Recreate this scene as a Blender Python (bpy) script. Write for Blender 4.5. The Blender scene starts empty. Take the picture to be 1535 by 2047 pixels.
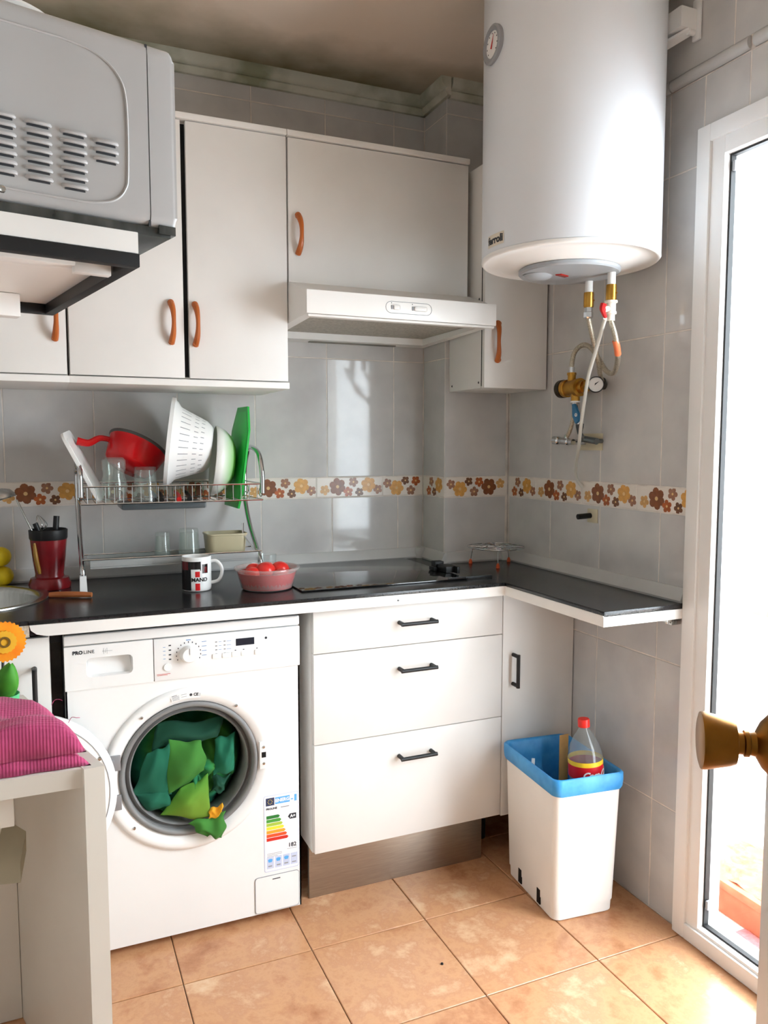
import bpy, bmesh, math, random
from mathutils import Vector, Matrix, noise
random.seed(7)
PI = math.pi
SC = bpy.context.scene
COL = SC.collection

# ---------------------------------------------------------------- camera
cam_data = bpy.data.cameras.new('camera')
cam = bpy.data.objects.new('camera', cam_data)
COL.objects.link(cam)
cam_data.sensor_fit = 'VERTICAL'
cam_data.sensor_height = 24.0
cam_data.lens = 1573.0 / 2047.0 * 24.0
cam_data.clip_start = 0.02
_yaw, _pitch = math.radians(23.396), math.radians(-4.903)
_f = Vector((math.sin(_yaw)*math.cos(_pitch), math.cos(_yaw)*math.cos(_pitch), math.sin(_pitch)))
_r = Vector((math.cos(_yaw), -math.sin(_yaw), 0))
_u = _r.cross(_f)
cam.matrix_world = Matrix(((_r.x, _u.x, -_f.x, -1.5473), (_r.y, _u.y, -_f.y, -2.6096), (_r.z, _u.z, -_f.z, 1.3156), (0, 0, 0, 1)))
SC.camera = cam

# ---------------------------------------------------------------- world, daylight, exposure
world = bpy.data.worlds.new('sky')
SC.world = world
world.use_nodes = True
_bg = world.node_tree.nodes['Background']
_bg.inputs[0].default_value = (0.86, 0.93, 1.0, 1)
_bg.inputs[1].default_value = 16.5
SC.view_settings.view_transform = 'Standard'
SC.view_settings.look = 'None'
SC.view_settings.exposure = 0.20
SC.view_settings.gamma = 1.0
SC.view_settings.use_curve_mapping = False
SC.cycles.use_denoising = True
SC.cycles.max_bounces = 12
SC.cycles.diffuse_bounces = 6
SC.cycles.glossy_bounces = 4
SC.cycles.transmission_bounces = 8
SC.cycles.transparent_max_bounces = 12
SC.cycles.sample_clamp_indirect = 6.0

def portal(name, loc, rot, sx, sy):
    l = bpy.data.lights.new(name, 'AREA')
    l.shape = 'RECTANGLE'; l.size = sx; l.size_y = sy
    l.cycles.is_portal = True
    o = bpy.data.objects.new(name, l); COL.objects.link(o)
    o.location = loc; o.rotation_euler = rot
    return o
# daylight enters through the balcony door (right wall) and an unseen window added behind the camera for fill
portal('balcony_daylight', (0.13, -1.52, 1.03), (0, math.radians(90), 0), 2.0, 0.84)
portal('rear_fill_daylight', (-0.62, -4.64, 1.50), (math.radians(90), 0, 0), 1.1, 1.2)

# ---------------------------------------------------------------- materials
def lin(v):
    v /= 255.0
    return v/12.92 if v <= 0.04045 else ((v+0.055)/1.055)**2.4
def rgb(c):
    return (lin(c[0]), lin(c[1]), lin(c[2]), 1)
MATS = {}
def M(name, c, rough=0.5, metal=0.0, var=0.0, scale=8.0, bump=0.0, bscale=60.0, c2=None, coat=0.0, spec=0.5, stretch=None, trans=0.0, ior=1.45, sss=0.0, detail=4.0, rand=0.0):
    if name in MATS: return MATS[name]
    m = bpy.data.materials.new(name); m.use_nodes = True
    nt = m.node_tree; n = nt.nodes; L = nt.links
    b = n['Principled BSDF']
    b.inputs['Base Color'].default_value = rgb(c)
    b.inputs['Roughness'].default_value = rough
    b.inputs['Metallic'].default_value = metal
    b.inputs['Specular IOR Level'].default_value = spec
    b.inputs['Coat Weight'].default_value = coat
    b.inputs['Coat Roughness'].default_value = 0.08
    b.inputs['Transmission Weight'].default_value = trans
    b.inputs['IOR'].default_value = ior
    if sss: b.inputs['Subsurface Weight'].default_value = sss; b.inputs['Subsurface Scale'].default_value = 0.02
    tc = n.new('ShaderNodeTexCoord'); src = tc.outputs['Object']
    if stretch:
        mp = n.new('ShaderNodeMapping'); mp.inputs['Scale'].default_value = stretch
        L.new(src, mp.inputs[0]); src = mp.outputs[0]
    if rand:
        oi = n.new('ShaderNodeObjectInfo'); add = n.new('ShaderNodeVectorMath'); add.operation = 'MULTIPLY_ADD'
        comb = n.new('ShaderNodeCombineXYZ')
        for k in range(3): L.new(oi.outputs['Random'], comb.inputs[k])
        L.new(comb.outputs[0], add.inputs[0]); add.inputs[1].default_value = (37, 53, 71); L.new(src, add.inputs[2]); src = add.outputs[0]
    if var or c2:
        nz = n.new('ShaderNodeTexNoise'); nz.inputs['Scale'].default_value = scale; nz.inputs['Detail'].default_value = detail
        L.new(src, nz.inputs['Vector'])
        rp = n.new('ShaderNodeValToRGB')
        if c2: ca, cb = c, c2
        else:
            ca = [max(0, x*(1-var)) for x in c]; cb = [min(255, x*(1+var)) for x in c]
        rp.color_ramp.elements[0].color = rgb(ca); rp.color_ramp.elements[1].color = rgb(cb)
        rp.color_ramp.elements[0].position = 0.3; rp.color_ramp.elements[1].position = 0.7
        L.new(nz.outputs[0], rp.inputs[0]); L.new(rp.outputs[0], b.inputs['Base Color'])
    if bump:
        nb = n.new('ShaderNodeTexNoise'); nb.inputs['Scale'].default_value = bscale; nb.inputs['Detail'].default_value = 3
        L.new(src, nb.inputs['Vector'])
        bp = n.new('ShaderNodeBump'); bp.inputs['Strength'].default_value = bump; bp.inputs['Distance'].default_value = 0.002
        L.new(nb.outputs[0], bp.inputs['Height']); L.new(bp.outputs[0], b.inputs['Normal'])
    MATS[name] = m
    return m
def ramp_mat(name, stops, scale, rough, detail=6.0, nrough=0.5, bump=0.0, dist=0.0, rand=0.0, kind='noise', spec=0.5, coat=0.0):
    """colour ramp over a noise field: mottled stone, dyed cloth, stained plaster"""
    m = M(name, stops[0][1], rough, spec=spec, coat=coat, rand=rand)
    nt = m.node_tree; n = nt.nodes; L = nt.links; b = n['Principled BSDF']
    tc = [x for x in n if x.type == 'TEX_COORD'][0]
    src = tc.outputs['Object']
    for x in n:
        if x.type == 'VECT_MATH': src = x.outputs[0]
    if kind == 'voronoi':
        nz = n.new('ShaderNodeTexVoronoi'); nz.inputs['Scale'].default_value = scale; nz.feature = 'SMOOTH_F1'
        nz.inputs['Smoothness'].default_value = 0.35; out = nz.outputs['Color']
    else:
        nz = n.new('ShaderNodeTexNoise'); nz.inputs['Scale'].default_value = scale; nz.inputs['Detail'].default_value = detail
        nz.inputs['Distortion'].default_value = dist; nz.inputs['Roughness'].default_value = nrough; out = nz.outputs[0]
    L.new(src, nz.inputs['Vector'])
    rp = n.new('ShaderNodeValToRGB'); cr = rp.color_ramp
    while len(cr.elements) < len(stops): cr.elements.new(0.5)
    for e, (p, c) in zip(cr.elements, stops): e.position = p; e.color = rgb(c)
    L.new(out, rp.inputs[0]); L.new(rp.outputs[0], b.inputs['Base Color'])
    if bump:
        bp = n.new('ShaderNodeBump'); bp.inputs['Strength'].default_value = bump; bp.inputs['Distance'].default_value = 0.002
        L.new(nz.outputs[0], bp.inputs['Height']); L.new(bp.outputs[0], b.inputs['Normal'])
    return m
def glass_mat(name, tint=(255, 255, 255), opacity=0.08, rough=0.02):
    """thin see-through wall of glass or clear plastic: transparent with a Fresnel gloss and a little body"""
    if name in MATS: return MATS[name]
    m = bpy.data.materials.new(name); m.use_nodes = True
    nt = m.node_tree; n = nt.nodes; L = nt.links
    n.remove(n['Principled BSDF']); out = n['Material Output']
    tr = n.new('ShaderNodeBsdfTransparent'); tr.inputs[0].default_value = rgb(tint)
    gl = n.new('ShaderNodeBsdfGlossy'); gl.inputs['Roughness'].default_value = rough
    df = n.new('ShaderNodeBsdfDiffuse'); df.inputs[0].default_value = rgb(tint)
    lw = n.new('ShaderNodeLayerWeight'); lw.inputs[0].default_value = 0.5     # 'Facing' is the same from both sides of a thin wall
    pw = n.new('ShaderNodeMath'); pw.operation = 'POWER'; L.new(lw.outputs['Facing'], pw.inputs[0]); pw.inputs[1].default_value = 5.0
    fr = n.new('ShaderNodeMath'); fr.operation = 'MULTIPLY_ADD'; L.new(pw.outputs[0], fr.inputs[0]); fr.inputs[1].default_value = 0.9; fr.inputs[2].default_value = 0.04
    m1 = n.new('ShaderNodeMixShader'); m1.inputs[0].default_value = opacity
    L.new(tr.outputs[0], m1.inputs[1]); L.new(df.outputs[0], m1.inputs[2])
    m2 = n.new('ShaderNodeMixShader'); L.new(fr.outputs[0], m2.inputs[0]); L.new(m1.outputs[0], m2.inputs[1]); L.new(gl.outputs[0], m2.inputs[2])
    L.new(m2.outputs[0], out.inputs[0])
    MATS[name] = m
    return m

TILE = ramp_mat('wall_tile_glaze', [(0.25, (188, 186, 185)), (0.5, (201, 199, 197)), (0.75, (211, 208, 204))], 7.0, 0.07, rand=1.0, detail=5)
GROUT = M('grout', (220, 212, 203), 0.9, var=0.08, scale=20)
BORDER = M('border_tile_glaze', (232, 224, 214), 0.2, var=0.02, scale=10)
FLOORT = ramp_mat('floor_tile_stone', [(0.28, (160, 104, 72)), (0.40, (184, 130, 93)), (0.49, (200, 150, 110)), (0.55, (190, 138, 102)), (0.63, (208, 165, 128)), (0.74, (218, 184, 150))], 6.5, 0.22, detail=15, dist=0.15, nrough=0.68, rand=1.0, bump=0.15)
FGROUT = M('floor_grout', (118, 104, 84), 0.9, var=0.1)
CEIL = ramp_mat('ceiling_plaster', [(0.30, (206, 198, 184)), (0.50, (226, 213, 198)), (0.72, (232, 221, 208))], 1.7, 0.9, detail=5)
CORN = ramp_mat('cornice_plaster', [(0.35, (150, 152, 128)), (0.6, (206, 204, 190))], 7.0, 0.85)
PAINTH = M('hall_paint', (176, 172, 166), 0.85, var=0.03, scale=3)
PAINT = M('wall_paint', (206, 204, 200), 0.8, var=0.02, scale=3)
LAM = M('white_laminate', (232, 230, 226), 0.38, var=0.012, scale=6)
LAMB = M('white_board_edge', (238, 236, 232), 0.45, var=0.01)
LAMG = M('grey_white_carcass', (205, 202, 196), 0.5, var=0.02)
ENAM = M('white_enamel', (238, 238, 237), 0.28, var=0.008, scale=5)
ENAMB = M('boiler_enamel', (226, 230, 235), 0.30, var=0.008, scale=4)
PLASW = M('white_plastic', (240, 239, 236), 0.35, var=0.01)
PLASG = M('grey_plastic', (150, 152, 156), 0.45, var=0.02)
PLASDG = M('dark_grey_plastic', (64, 66, 70), 0.5, var=0.03)
BLACK = M('black_plastic', (16, 16, 17), 0.45, var=0.05)
RECSHADE = M('recess_shade_paint', (10, 9, 9), 0.8, var=0.05)  # near-black colour standing in for the shade in gaps and slots
WOOD = M('varnished_wood', (168, 84, 32), 0.35, c2=(196, 108, 48), scale=14, stretch=(1, 1, 0.15))
COUNTER = M('black_worktop', (24, 24, 25), 0.22, c2=(38, 38, 40), scale=180, detail=2, bump=0.05, bscale=300)
HOBG = M('black_glass', (12, 12, 13), 0.05, var=0.05, coat=0.5)
STEEL = M('stainless_steel', (190, 190, 186), 0.25, metal=1.0, var=0.04, scale=30, stretch=(1, 8, 1))
STEELK = M('brushed_steel_plinth', (168, 158, 146), 0.35, metal=0.85, var=0.04, scale=40, stretch=(0.4, 1, 6))
CHROME = M('chrome', (205, 208, 210), 0.12, metal=1.0, var=0.02)
BRASS = M('brass', (172, 124, 48), 0.28, metal=1.0, c2=(196, 150, 72), scale=25)
BRONZE = M('aged_bronze', (126, 84, 30), 0.38, metal=1.0, c2=(150, 104, 42), scale=20)
PVC = M('white_window_profile', (236, 235, 233), 0.3, var=0.006)
RUBBER = M('door_gasket_rubber', (128, 128, 128), 0.5, var=0.05, scale=12)
RUBK = M('black_rubber', (26, 26, 27), 0.6, var=0.05)
RED = M('red_plastic', (200, 28, 30), 0.35, var=0.05)
GLASS = glass_mat('clear_glass', (250, 252, 252), 0.05)
PANE = glass_mat('window_glass', (252, 254, 254), 0.01)

# ---------------------------------------------------------------- mesh helpers
class B:
    def __init__(s): s.bm = bmesh.new()
    def _new(s, vs, slot, smooth=False):
        fs = set()
        for v in vs:
            for f in v.link_faces: fs.add(f)
        for f in fs: f.material_index = slot
        return vs
    def box(s, x0, x1, y0, y1, z0, z1, bev=0.0, slot=0, seg=2):
        r = bmesh.ops.create_cube(s.bm, size=1.0)
        vs = r['verts']
        for v in vs:
            v.co = Vector(((x0+x1)/2+v.co.x*(x1-x0), (y0+y1)/2+v.co.y*(y1-y0), (z0+z1)/2+v.co.z*(z1-z0)))
        fs = {f for v in vs for f in v.link_faces}
        for f in fs: f.material_index = slot
        if bev > 0:
            es = {e for v in vs for e in v.link_edges}
            bmesh.ops.bevel(s.bm, geom=list(es), offset=bev, segments=seg, affect='EDGES', profile=0.6)
        return s
    def prism(s, pts, d, slot=0):
        """closed polygon pts (3-D, planar) swept by vector d"""
        d = Vector(d); a = [s.bm.verts.new(p) for p in pts]; b = [s.bm.verts.new(Vector(p)+d) for p in pts]
        n = len(a); fs = [s.bm.faces.new(a[::-1]), s.bm.faces.new(b)]
        for i in range(n): fs.append(s.bm.faces.new((a[i], a[(i+1) % n], b[(i+1) % n], b[i])))
        for f in fs: f.material_index = slot
        return s
    def lathe(s, prof, origin=(0, 0, 0), axis=(0, 0, 1), seg=32, slot=0, slots=None, close=False):
        """prof: list of (radius, height along axis)"""
        ax = Vector(axis).normalized(); up = Vector((0, 0, 1)) if abs(ax.z) < 0.9 else Vector((1, 0, 0))
        u = ax.cross(up).normalized(); w = ax.cross(u); o = Vector(origin); rings = []
        for r, h in prof:
            if r < 1e-6: rings.append([s.bm.verts.new(o+ax*h)])
            else: rings.append([s.bm.verts.new(o+ax*h+(u*math.cos(2*PI*i/seg)+w*math.sin(2*PI*i/seg))*r) for i in range(seg)])
        k = len(rings)
        for j in range(k-1 if not close else k):
            a, b = rings[j], rings[(j+1) % k]; sl = slots[j] if slots else slot
            for i in range(seg):
                i2 = (i+1) % seg
                if len(a) == 1 and len(b) == 1: continue
                if len(a) == 1: f = s.bm.faces.new((a[0], b[i], b[i2]))
                elif len(b) == 1: f = s.bm.faces.new((a[i], b[0], a[i2]))
                else: f = s.bm.faces.new((a[i], b[i], b[i2], a[i2]))
                f.material_index = sl
        return s
    def cyl(s, p0, p1, r, seg=16, slot=0, r2=None):
        p0 = Vector(p0); p1 = Vector(p1); h = (p1-p0).length; r2 = r if r2 is None else r2
        return s.lathe([(0, 0), (r, 0), (r2, h), (0, h)], p0, p1-p0, seg, slot)
    def tube(s, pts, r, seg=10, slot=0, smooth=6, radii=None, close=False, cap=True):
        P = [Vector(p) for p in pts]
        if smooth and len(P) > 2:
            Q = []; n = len(P)
            rng = range(n if close else n-1)
            for i in rng:
                if close: a, b, c, d = P[(i-1) % n], P[i], P[(i+1) % n], P[(i+2) % n]
                else: a, b, c, d = P[max(0, i-1)], P[i], P[i+1], P[min(n-1, i+2)]
                for k in range(smooth):
                    t = k/smooth
                    Q.append(0.5*((2*b)+(c-a)*t+(2*a-5*b+4*c-d)*t*t+(3*b-a-3*c+d)*t**3))
            if not close: Q.append(P[-1])
            P = Q
        n = len(P); rings = []; prev = None
        for i in range(n):
            if close: t = (P[(i+1) % n]-P[i-1]).normalized()
            else: t = (P[min(n-1, i+1)]-P[max(0, i-1)]).normalized()
            if prev is None:
                up = Vector((0, 0, 1)) if abs(t.z) < 0.9 else Vector((1, 0, 0)); u = t.cross(up).normalized()
            else:
                u = prev-t*prev.dot(t); u.normalize()
            prev = u; w = t.cross(u); rr = r if radii is None else radii(i/(n-1))
            rings.append([s.bm.verts.new(P[i]+(u*math.cos(2*PI*k/seg)+w*math.sin(2*PI*k/seg))*rr) for k in range(seg)])
        for i in range(n if close else n-1):
            a, b = rings[i], rings[(i+1) % n]
            for k in range(seg):
                f = s.bm.faces.new((a[k], a[(k+1) % seg], b[(k+1) % seg], b[k])); f.material_index = slot
        if cap and not close:
            for rg in (rings[0][::-1], rings[-1]):
                f = s.bm.faces.new(rg); f.material_index = slot
        return s
    def ball(s, c, r, sc=(1, 1, 1), seg=16, slot=0):
        rr = bmesh.ops.create_uvsphere(s.bm, u_segments=seg, v_segments=max(6, seg*2//3), radius=r)
        for v in rr['verts']: v.co = Vector((c[0]+v.co.x*sc[0], c[1]+v.co.y*sc[1], c[2]+v.co.z*sc[2]))
        for f in {f for v in rr['verts'] for f in v.link_faces}: f.material_index = slot
        return s
    def grid(s, fn, nu, nv, slot=0, thick=0.0):
        g = [[s.bm.verts.new(fn(i/nu, j/nv)) for j in range(nv+1)] for i in range(nu+1)]
        fs = []
        for i in range(nu):
            for j in range(nv):
                f = s.bm.faces.new((g[i][j], g[i+1][j], g[i+1][j+1], g[i][j+1])); f.material_index = slot; fs.append(f)
        if thick:
            bmesh.ops.recalc_face_normals(s.bm, faces=fs)
            bmesh.ops.solidify(s.bm, geom=fs, thickness=thick)
        return s
    def poly(s, pts, slot=0):
        f = s.bm.faces.new([s.bm.verts.new(p) for p in pts]); f.material_index = slot
        return s
    def disc(s, c, r, normal=(0, -1, 0), seg=16, slot=0, thick=0.0008):
        c = Vector(c); nrm = Vector(normal).normalized()
        return s.cyl(c, c+nrm*thick, r, seg, slot)
    def text(s, body, fn, size=1.0, slot=0, depth=0.0006, align='CENTER', bold=0.0, shear=0.0, space=1.0):
        """lettering; fn maps (u, v, w) to 3-D"""
        cu = bpy.data.curves.new('lettering', 'FONT'); cu.body = body; cu.size = size; cu.extrude = depth/2
        cu.align_x = align; cu.align_y = 'CENTER'; cu.offset = bold; cu.resolution_u = 3; cu.shear = shear; cu.space_character = space
        o = bpy.data.objects.new('lettering', cu); COL.objects.link(o)
        dg = bpy.context.evaluated_depsgraph_get(); me = o.evaluated_get(dg).to_mesh()
        vm = [s.bm.verts.new(fn(v.co.x, v.co.y, v.co.z)) for v in me.vertices]
        for p in me.polygons:
            try:
                f = s.bm.faces.new([vm[i] for i in p.vertices]); f.material_index = slot
            except ValueError: pass
        o.evaluated_get(dg).to_mesh_clear(); bpy.data.objects.remove(o); bpy.data.curves.remove(cu)
        return s
    def xform(s, mtx):
        bmesh.ops.transform(s.bm, matrix=mtx, verts=s.bm.verts); return s
    def mesh(s, name, mats, sharp=35, recalc=True):
        if recalc: bmesh.ops.recalc_face_normals(s.bm, faces=s.bm.faces)
        me = bpy.data.meshes.new(name); s.bm.to_mesh(me); s.bm.free()
        for m in (mats if isinstance(mats, (list, tuple)) else [mats]): me.materials.append(m)
        if len(me.polygons):
            me.polygons.foreach_set('use_smooth', [True]*len(me.polygons)); me.set_sharp_from_angle(angle=math.radians(sharp))
        return me

def root_of(p):
    while p.parent: p = p.parent
    return p
def obj(name, b, mats, parent=None, local=False, sharp=35, label=None):
    """one mesh object; geometry given in world coordinates unless local"""
    if parent is not None and not local:
        off = root_of(parent).location
        bmesh.ops.translate(b.bm, verts=b.bm.verts, vec=-Vector(off))
    o = bpy.data.objects.new(name, b.mesh(name, mats, sharp)); COL.objects.link(o)
    if parent is not None: o.parent = parent
    if label: o['label'] = label
    return o
def thing(name, label, cat, loc=(0, 0, 0), rotz=0.0, group=None):
    o = bpy.data.objects.new(name, None); COL.objects.link(o); o.empty_display_size = 0.05
    o.location = loc; o.rotation_euler = (0, 0, rotz)
    o['label'] = label; o['category'] = cat
    if group: o['group'] = group
    return o
def single(name, b, mats, label, cat, origin, group=None, sharp=35):
    """a thing that is one mesh, with its origin at its base"""
    bmesh.ops.translate(b.bm, verts=b.bm.verts, vec=-Vector(origin))
    o = bpy.data.objects.new(name, b.mesh(name, mats, sharp)); COL.objects.link(o); o.location = origin
    o['label'] = label; o['category'] = cat
    if group: o['group'] = group
    return o
def struct(name, b, mats, parent=None, label=None, sharp=35):
    o = obj(name, b, mats, parent, sharp=sharp)
    if parent is None: o['kind'] = 'structure'
    if label: o['label'] = label
    return o

# ================================================================ THE SETTING
Z_CEIL = 2.53
DY0, DY1, DZ1 = -1.052, -1.98, 2.098          # balcony door opening in the right wall
# --- floor: grout bed with 33 cm tiles
fl = B(); fl.box(-2.9, 0.12, -4.7, 0.12, -0.12, -0.004)
floor = struct('floor', fl, FGROUT)
def tile_mesh(w, h, t, mat, bev=0.0018, name='tile'):
    """front face looks to -y, lower left corner at the origin, edges eased"""
    b = B(); g = bev; bm = b.bm
    fr = [bm.verts.new(p) for p in ((g, 0, g), (w-g, 0, g), (w-g, 0, h-g), (g, 0, h-g))]
    md = [bm.verts.new(p) for p in ((0, g*0.7, 0), (w, g*0.7, 0), (w, g*0.7, h), (0, g*0.7, h))]
    bk = [bm.verts.new(p) for p in ((0, t, 0), (w, t, 0), (w, t, h), (0, t, h))]
    bm.faces.new(fr)
    for a, c in ((fr, md), (md, bk)):
        for i in range(4): bm.faces.new((a[i], c[i], c[(i+1) % 4], a[(i+1) % 4]))
    return b.mesh(name, mat, 20)
TM = {}
def tile_at(name, parent, w, h, loc, rot, mat, t=0.008):
    key = (round(w, 3), round(h, 3), mat.name)
    if key not in TM: TM[key] = tile_mesh(w, h, t, mat, name=name)
    o = bpy.data.objects.new(name, TM[key]); COL.objects.link(o)
    o.location = loc; o.rotation_euler = rot; o.parent = parent
    return o
G = 0.0026
xs = [-0.285+0.33*k for k in range(-7, 2)]; ys = [-0.745+0.33*k for k in range(-6, 4)]
xs = [max(-2.6, x) for x in xs]; xs = sorted(set([min(0.0, x) for x in xs])); ys = sorted(set([min(0.0, max(-2.8, y)) for y in ys]))
for i in range(len(xs)-1):
    for j in range(len(ys)-1):
        w, h = xs[i+1]-xs[i]-G, ys[j+1]-ys[j]-G
        if w < 0.02 or h < 0.02: continue
        tile_at('floor_tile', floor, w, h, (xs[i]+G/2, ys[j]+G/2, 0.0), (math.radians(-90), 0, 0), FLOORT)
for o in [x for x in COL.objects if x.name.startswith('floor_tile')]:
    pass

# --- border print: seven little flowers on every border tile
FC = [M('petal_tan', (206, 158, 98), 0.25, var=0.08, scale=60), M('petal_brown', (132, 78, 48), 0.25, var=0.1, scale=60), M('petal_rust', (176, 92, 46), 0.25, var=0.1, scale=60),
      M('petal_mauve', (158, 112, 88), 0.25, var=0.1, scale=60), M('petal_umber', (118, 78, 54), 0.25, var=0.1, scale=60), M('petal_ochre', (214, 158, 82), 0.25, var=0.08, scale=60), M('flower_eye', (226, 188, 130), 0.25, var=0.05)]
FLW = [(.12, .36, .20, 0), (.31, .52, .34, 1), (.47, .25, .20, 2), (.55, .75, .20, 3), (.64, .22, .18, 4), (.78, .60, .31, 5), (.925, .35, .19, 3)]
def flower_print(parent_tile, w0, w1, flip, full=0.25, h=0.069):
    b = B(); k = 0
    for (u, v, r, c) in FLW:
        if flip: u, v = 1-u, 1-v
        x = u*full-w0
        if x < 0.012 or x > (w1-w0)-0.012: continue
        R = r*h*1.32
        y = -0.0003
        x_lo, x_hi = 0.002, (w1-w0)-0.004
        for p in range(6 if c in (1, 5) else 5):
            a = 2*PI*p/(6 if c in (1, 5) else 5)+u*9
            px, pz = x+math.cos(a)*R*0.62, v*h+math.sin(a)*R*0.62
            px = min(max(px, x_lo+R*0.2), x_hi-R*0.2)
            b.poly([(px+math.cos(2*PI*q/9)*R*0.40, y-0.00002*p, min(max(pz+math.sin(2*PI*q/9)*R*0.40, 0.001), h-0.002)) for q in range(9)], c)
        b.poly([(x+math.cos(2*PI*q/8)*R*0.42, y-0.0002, v*h+math.sin(2*PI*q/8)*R*0.42) for q in range(8)], c)
        b.poly([(x+math.cos(2*PI*q/8)*R*0.20, y-0.0004, v*h+math.sin(2*PI*q/8)*R*0.20) for q in range(8)], 6)
    o = bpy.data.objects.new('flower_print', b.mesh('flower_print', FC, recalc=False)); COL.objects.link(o); o.parent = parent_tile
    return o

ROWS = [(0.0, 0.318), (0.318, 0.724), (0.724, 1.130), 'border', (1.201, 1.612), (1.612, 2.018), (2.018, 2.425), (2.425, Z_CEIL)]
def cuts(lo, hi, joint, step=0.2545):
    k = math.floor((lo-joint)/step)
    e = [lo]; x = joint+step*(k+1)
    while x < hi-0.004:
        if x > lo+0.004: e.append(x)
        x += step
    e.append(hi); return e
def tile_wall(parent, kind, plane, lo, hi, j_up, j_low, j_bor, flips=(), zmin=0.0, rows=ROWS, holes=()):
    """kind 'y': wall plane y=plane facing -y, runs in x; kind 'x': plane x=plane facing -x, runs in s=-y"""
    def put(name, a, b_, z0, z1, mat):
        w, h = b_-a-G, z1-z0-G
        if w < 0.012 or h < 0.012: return None
        if kind == 'y': return tile_at(name, parent, w, h, (a+G/2, plane, z0+G/2), (0, 0, 0), mat)
        return tile_at(name, parent, w, h, (plane, -(a+G/2), z0+G/2), (0, 0, math.radians(-90)), mat)
    for row in rows:
        if row == 'border':
            e = cuts(lo, hi, j_bor, 0.2505)
            for i in range(len(e)-1):
                t = put('border_tile', e[i], e[i+1], 1.130, 1.201, BORDER)
                if t is None: continue
                k = round((e[i+1]-j_bor)/0.2505)
                start = j_bor+0.2505*(math.floor((e[i]+0.001-j_bor)/0.2505))
                flower_print(t, e[i]-start, e[i+1]-start, k in flips)
            continue
        z0, z1 = row
        if z1 <= zmin: continue
        e = cuts(lo, hi, j_up if z0 > 1.15 else j_low)
        for i in range(len(e)-1): put('wall_tile', e[i], e[i+1], max(z0, zmin), z1, TILE)

# --- back wall, its projecting corner column, right wall
b = B(); b.box(-2.75, 0.12, 0.0009, 0.12, -0.1, Z_CEIL+0.1); wall_back = struct('wall_back', b, GROUT)
tile_wall(wall_back, 'y', 0.0, -2.6, -0.261, -0.380, -0.363, -0.425, flips=(1,), zmin=0.70)
b = B(); b.box(-0.2601, -0.002, -0.1661, 0.0, 0.0, Z_CEIL); wall_column = struct('wall_column', b, GROUT)
tile_wall(wall_column, 'y', -0.167, -0.261, 0.0, -0.01, -0.01, -0.2545, flips=(1,), zmin=0.70)
tile_wall(wall_column, 'x', -0.261, 0.0, 0.167, 0.0, 0.0, -0.07, zmin=0.70)
b = B()
b.box(0.0009, 0.12, DY0, 0.10, -0.1, Z_CEIL+0.1); b.box(0.0009, 0.12, -4.7, DY1, -0.1, Z_CEIL+0.1); b.box(0.0009, 0.12, DY1, DY0, DZ1, Z_CEIL+0.1)
wall_right = struct('wall_right', b, GROUT)
LOWR = [(0.0, 0.318), (0.318, 0.724), (0.724, 1.130), 'border', (1.201, 1.612), (1.612, 2.018)]
tile_wall(wall_right, 'x', 0.0, 0.167, -DY0, 0.426, 0.430, 0.594, rows=LOWR)
tile_wall(wall_right, 'x', 0.0, -DY1, 2.70, 0.426, 0.430, 0.594, rows=LOWR)
tile_wall(wall_right, 'x', 0.0, 0.167, -DY0, 0.426, 0.430, 0.594, rows=[(2.018, 2.231)])
tile_wall(wall_right, 'x', 0.0, -DY0, -DY1, 0.426, 0.430, 0.594, rows=[(DZ1, 2.231)])
tile_wall(wall_right, 'x', 0.0, -DY1, 2.70, 0.426, 0.430, 0.594, rows=[(2.018, 2.231)])
tile_wall(wall_right, 'x', 0.0, 0.167, 2.70, 0.374, 0.374, 0.594, rows=[(2.265, Z_CEIL)])
# ledge of half-round tile along the right wall, one length after another
trim_1 = bpy.data.objects.new('trim_1', None); COL.objects.link(trim_1); trim_1['kind'] = 'structure'
LEDG = M('ledge_tile', (196, 195, 193), 0.25, var=0.03)
for s0 in [0.167, 0.43, 0.684, 0.937, 1.20, 1.455, 1.71, 1.965, 2.22, 2.475]:
    s1 = min(s0+0.252, 2.7) if s0 > 0.2 else 0.427
    b = B(); pr = [(0.0, 2.2325)]+[(-0.013*math.sin(a), 2.249-0.0155*math.cos(a)) for a in [PI*k/8 for k in range(0, 9)]]+[(0.0, 2.2645)]
    b.prism([(x, -s0-0.0015, z) for x, z in pr], (0, -(s1-s0-0.003), 0)); obj('ledge_tile', b, LEDG, trim_1)
# --- left wall (not square to the back wall), wall with the doorway behind the camera, room beyond
b = B(); b.prism([(-2.70, 0.0, -0.05), (-2.124, -2.70, -0.05), (-2.224, -2.70, -0.05), (-2.84, 0.0, -0.05)], (0, 0, Z_CEIL+0.1)); wall_left = struct('wall_left', b, PAINT)
b = B(); b.box(-2.9, -2.115, -2.80, -2.70, -0.05, Z_CEIL+0.05); b.box(-1.325, 0.0, -2.80, -2.70, -0.05, Z_CEIL+0.05); b.box(-2.115, -1.325, -2.80, -2.70, 2.06, Z_CEIL+0.05)
struct('wall_rear', b, PAINT)
b = B(); b.box(-2.9, -2.8, -4.7, -2.80, -0.05, Z_CEIL+0.05); struct('wall_hall_left', b, PAINTH)
b = B(); WX0, WX1, WZ0, WZ1 = -1.17, -0.07, 0.90, 2.10
b.box(-2.9, WX0, -4.70, -4.58, -0.05, Z_CEIL); b.box(WX0, WX1, -4.70, -4.58, -0.05, WZ0); b.box(WX0, WX1, -4.70, -4.58, WZ1, Z_CEIL); b.box(WX1, 0.0005, -4.70, -4.58, -0.05, Z_CEIL)
struct('wall_hall_end', b, PAINTH)
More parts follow.
